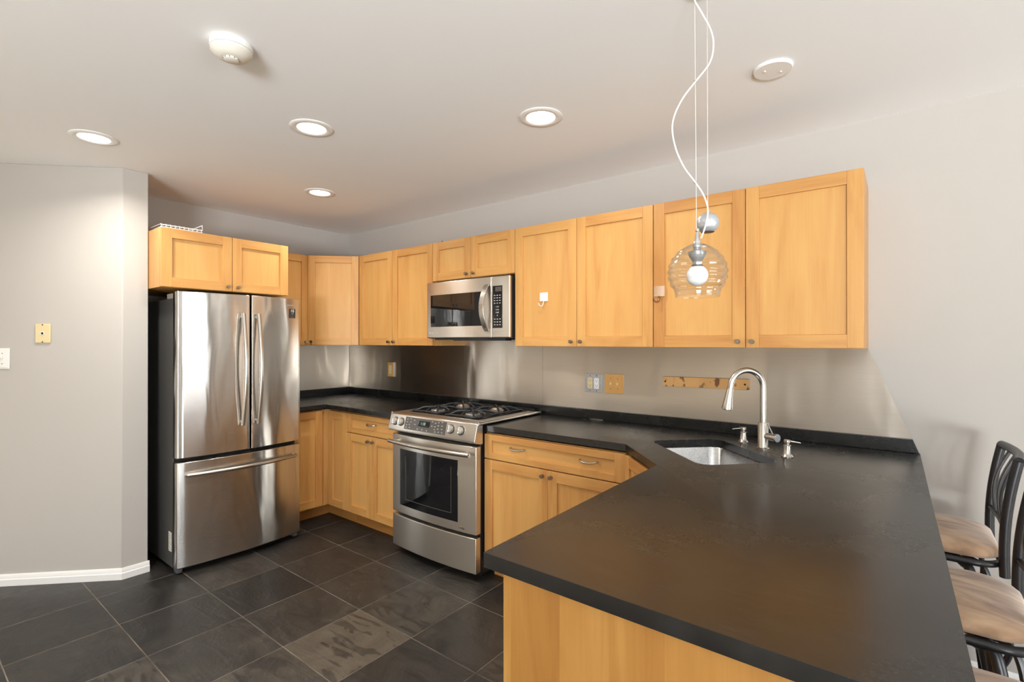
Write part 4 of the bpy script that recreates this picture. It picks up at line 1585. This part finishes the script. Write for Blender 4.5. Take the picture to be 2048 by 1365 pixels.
# ================================================================== WALL PLATES ON THE ANGLED WALL
nd = Vector((1, -1, 0)).normalized()           # wall normal
def diag_thing(name, label, cat, x, y, z, group=None):
    p = Vector((x, y, 0)); d = 2.516 - (p.x - p.y)
    p = p + Vector((d / 2, -d / 2, 0))
    return thing(name, label, cat, (p.x + nd.x * 0.0006, p.y + nd.y * 0.0006, z), R_(45), group)


t = diag_thing('phone_jack_plate', 'small yellowed phone jack plate on the angled left wall', 'phone jack', 0.283, -2.233, 1.456)
MB('ivory').box(-0.040, 0.040, -0.008, 0, -0.056, 0.056).build('cover_plate', t, bevel=0.003)
MB('offwhite').box(-0.010, 0.010, -0.0105, -0.0082, -0.010, 0.010).build('jack', t, bevel=0.001)
MB('hole').box(-0.005, 0.005, -0.0110, -0.0106, -0.006, 0.006).build('jack_opening', t)
screws(t, [(0, 0.050), (0, -0.050)], -0.0082, 0.0045, 'bronze')
t = diag_thing('switch_plate', 'white light switch plate cut off by the left edge of the photo', 'light switch', 0.118, -2.398, 1.310)
MB('white').box(-0.0585, 0.0585, -0.005, 0, -0.060, 0.060).build('cover_plate', t, bevel=0.002)
MB('white').box(-0.050, 0.050, -0.0075, -0.0052, -0.052, 0.052).build('raised_face', t, bevel=0.001)
for sx in (-0.023, 0.023):
    MB('white').box(sx - 0.0045, sx + 0.0045, -0.017, -0.0078, 0.0, 0.018).build('toggle', t, bevel=0.002)
screws(t, [(-0.023, 0.030), (0.023, 0.030), (-0.023, -0.030), (0.023, -0.030)], -0.0076, 0.0032, 'nickel_dark')

# ================================================================== ON TOP OF THE CABINETS
t = thing('wire_rack', 'white coated wire shelf piece lying on the refrigerator cabinet', 'wire rack', (0, 0, 2.0875))
b = MB('rack')
r = 0.0028
z1, z2 = 0.0235, 0.0085
b.tube([(0.735, -1.79, z1), (0.735, -1.562, z1), (0.720, -1.558, 0.058), (0.60, -1.60, 0.030), (0.45, -1.60, z1)], r, 8)
b.tube([(0.45, -1.79, z1), (0.45, -1.60, z1)], r, 8)
for k in range(10):
    y = -1.785 + k * 0.024
    b.tube([(0.737, y, z2), (0.735, y, z1 + 0.004), (0.45, y, z1 + 0.004), (0.447, y, 0.001)], 0.0016, 6)
b.tube([(0.739, -1.79, z2), (0.739, -1.565, z2)], r, 8)
b.tube([(0.739, -1.79, z2), (0.739, -1.79, 0.0006)], r, 8)
b.tube([(0.739, -1.568, z2), (0.739, -1.568, 0.0006)], r, 8)
b.build('wire_frame', t)
t = thing('wire_clip', 'tiny dark wire clip on top of the cabinets above the microwave', 'clip', (1.60, -0.30, 2.1245))
MB('iron').tube([(-0.02, 0, 0.002), (-0.008, 0, 0.014), (0.0, 0, 0.012), (0.010, 0, 0.004)], 0.0022, 8).build('wire', t)

# ================================================================== BAR STOOLS
GST = 'bar stools along the peninsula'


def make_stool(label, loc):
    t = thing('bar_stool', label, 'bar stool', loc, 0, GST)
    UP = 0.026
    hw = 0.190
    # cushion: rounded square, domed
    b = MB('suede')
    rings = []
    for k, (s, z) in enumerate([(0.90, 0.640), (0.975, 0.644), (1.0, 0.656), (0.985, 0.668), (0.93, 0.678), (0.80, 0.688), (0.55, 0.697), (0.25, 0.701)]):
        rings.append([(x * s, y * s, z + UP) for x, y in rrect(-hw, hw, -hw, hw, 0.085, 8)])
    n = len(rings[0])
    vs = [p for r in rings for p in r]
    fs = [tuple(range(n - 1, -1, -1))]
    for i in range(len(rings) - 1):
        for k in range(n):
            k2 = (k + 1) % n
            fs.append((i * n + k, i * n + k2, (i + 1) * n + k2, (i + 1) * n + k))
    fs.append(tuple((len(rings) - 1) * n + k for k in range(n)))
    b.add(vs, fs)
    b.build('cushion', t, smooth=70)
    # seat ring
    b = MB('black_frame')
    b.tube([(x, y, 0.628 + UP) for x, y in rrect(-hw, hw, -hw, hw, 0.080, 8)], 0.0115, 12, closed=True)
    b.box(-hw, hw, -0.018, 0.018, 0.614 + UP, 0.626 + UP); b.box(-0.018, 0.018, -hw, hw, 0.6145 + UP, 0.6255 + UP)
    b.build('seat_frame', t, smooth=50)
    b = MB('black_frame').lathe([(0, 0.590), (0.075, 0.590), (0.080, 0.600), (0.070, 0.6135), (0, 0.6135)], (0, 0, UP), seg=28)
    b.build('swivel_plate', t)
    # back: two bowed posts, top rail, lower rail, curved slats (posts stand at the +x corners)
    def post_x(z):
        s = (z - UP - 0.60) / 0.40
        return hw + 0.002 - 0.006 * sin(pi * s) + 0.036 * max(0, s) ** 1.8
    zs = [0.595 + UP + (0.985 - 0.595) * i / 14 for i in range(15)]
    for sy in (-1, 1):
        p = MB('black_frame').tube([(post_x(z), sy * (hw - 0.012), z) for z in zs], 0.0145, 14).build('back_post', t)
    def rail_pts(z, bow):
        return [(post_x(z) + bow * (1 - (2 * i / 10 - 1) ** 2), -(hw - 0.012) + 2 * (hw - 0.012) * i / 10, z) for i in range(11)]
    MB('black_frame').tube(rail_pts(0.985 + UP, 0.020), 0.0145, 12).build('top_rail', t)
    MB('black_frame').tube(rail_pts(0.740 + UP, 0.010), 0.0095, 12).build('lower_rail', t)
    for k in range(3):
        y = -0.085 + 0.085 * k
        f = 1 - (y / (hw - 0.012)) ** 2
        pts = [(post_x(z) + (0.010 + 0.010 * (z - UP - 0.74) / 0.245) * f - 0.020 * sin(pi * (z - UP - 0.74) / 0.245), y, z) for z in [0.742 + UP + 0.240 * i / 12 for i in range(13)]]
        MB('black_frame').strap(pts, (0, 1, 0), 0.0125, 0.0045).build('slat', t, bevel=0.002)
    # legs with quarter-round braces
    for sx in (-1, 1):
        for sy in (-1, 1):
            lg = MB('black_frame')
            lg.tube(spline([(sx * 0.055, sy * 0.055, 0.604 + UP), (sx * 0.092, sy * 0.095, 0.590 + UP), (sx * 0.118, sy * 0.120, 0.545 + UP), (sx * 0.150, sy * 0.152, 0.30), (sx * 0.185, sy * 0.187, 0.004)], 6), 0.0145, 12)
            lo = lg.build('leg', t)
            MB('black').lathe([(0, 0.0), (0.017, 0.0), (0.017, 0.014), (0.0148, 0.016)], (sx * 0.185, sy * 0.187, 0.0), seg=16).build('foot_cap', lo)
    br = MB('black_frame')
    br.tube([(x, y, 0.225) for x, y in rrect(-0.158, 0.158, -0.160, 0.160, 0.05, 6)], 0.010, 12, closed=True)
    br.build('foot_ring', t, smooth=50)
    for sx in (-1, 1):
        for sy in (-1, 1):
            a = MB('black_frame')
            a.tube(spline([(sx * 0.105, sy * 0.075, 0.608 + UP), (sx * 0.150, sy * 0.095, 0.585 + UP), (sx * 0.165, sy * 0.112, 0.52), (sx * 0.140, sy * 0.128, 0.44)], 6), 0.0085, 10)
            a.build('brace', t)
    return t


SX = 4.303
s1 = make_stool('black metal bar stool with tan suede seat nearest the back wall', (SX, -0.345, 0))


def copy_tree(o, parent=None):
    c = o.copy()
    COL.objects.link(c)
    if parent:
        c.parent = parent
    for ch in list(o.children):
        copy_tree(ch, c)
    return c


for y, lab in ((-0.955, 'middle black metal bar stool with tan suede seat beside the peninsula'),
               (-1.560, 'black metal bar stool nearest the camera, only its tan seat corner showing')):
    c = copy_tree(s1)
    c.location = (SX, y, 0)
    c['label'] = lab
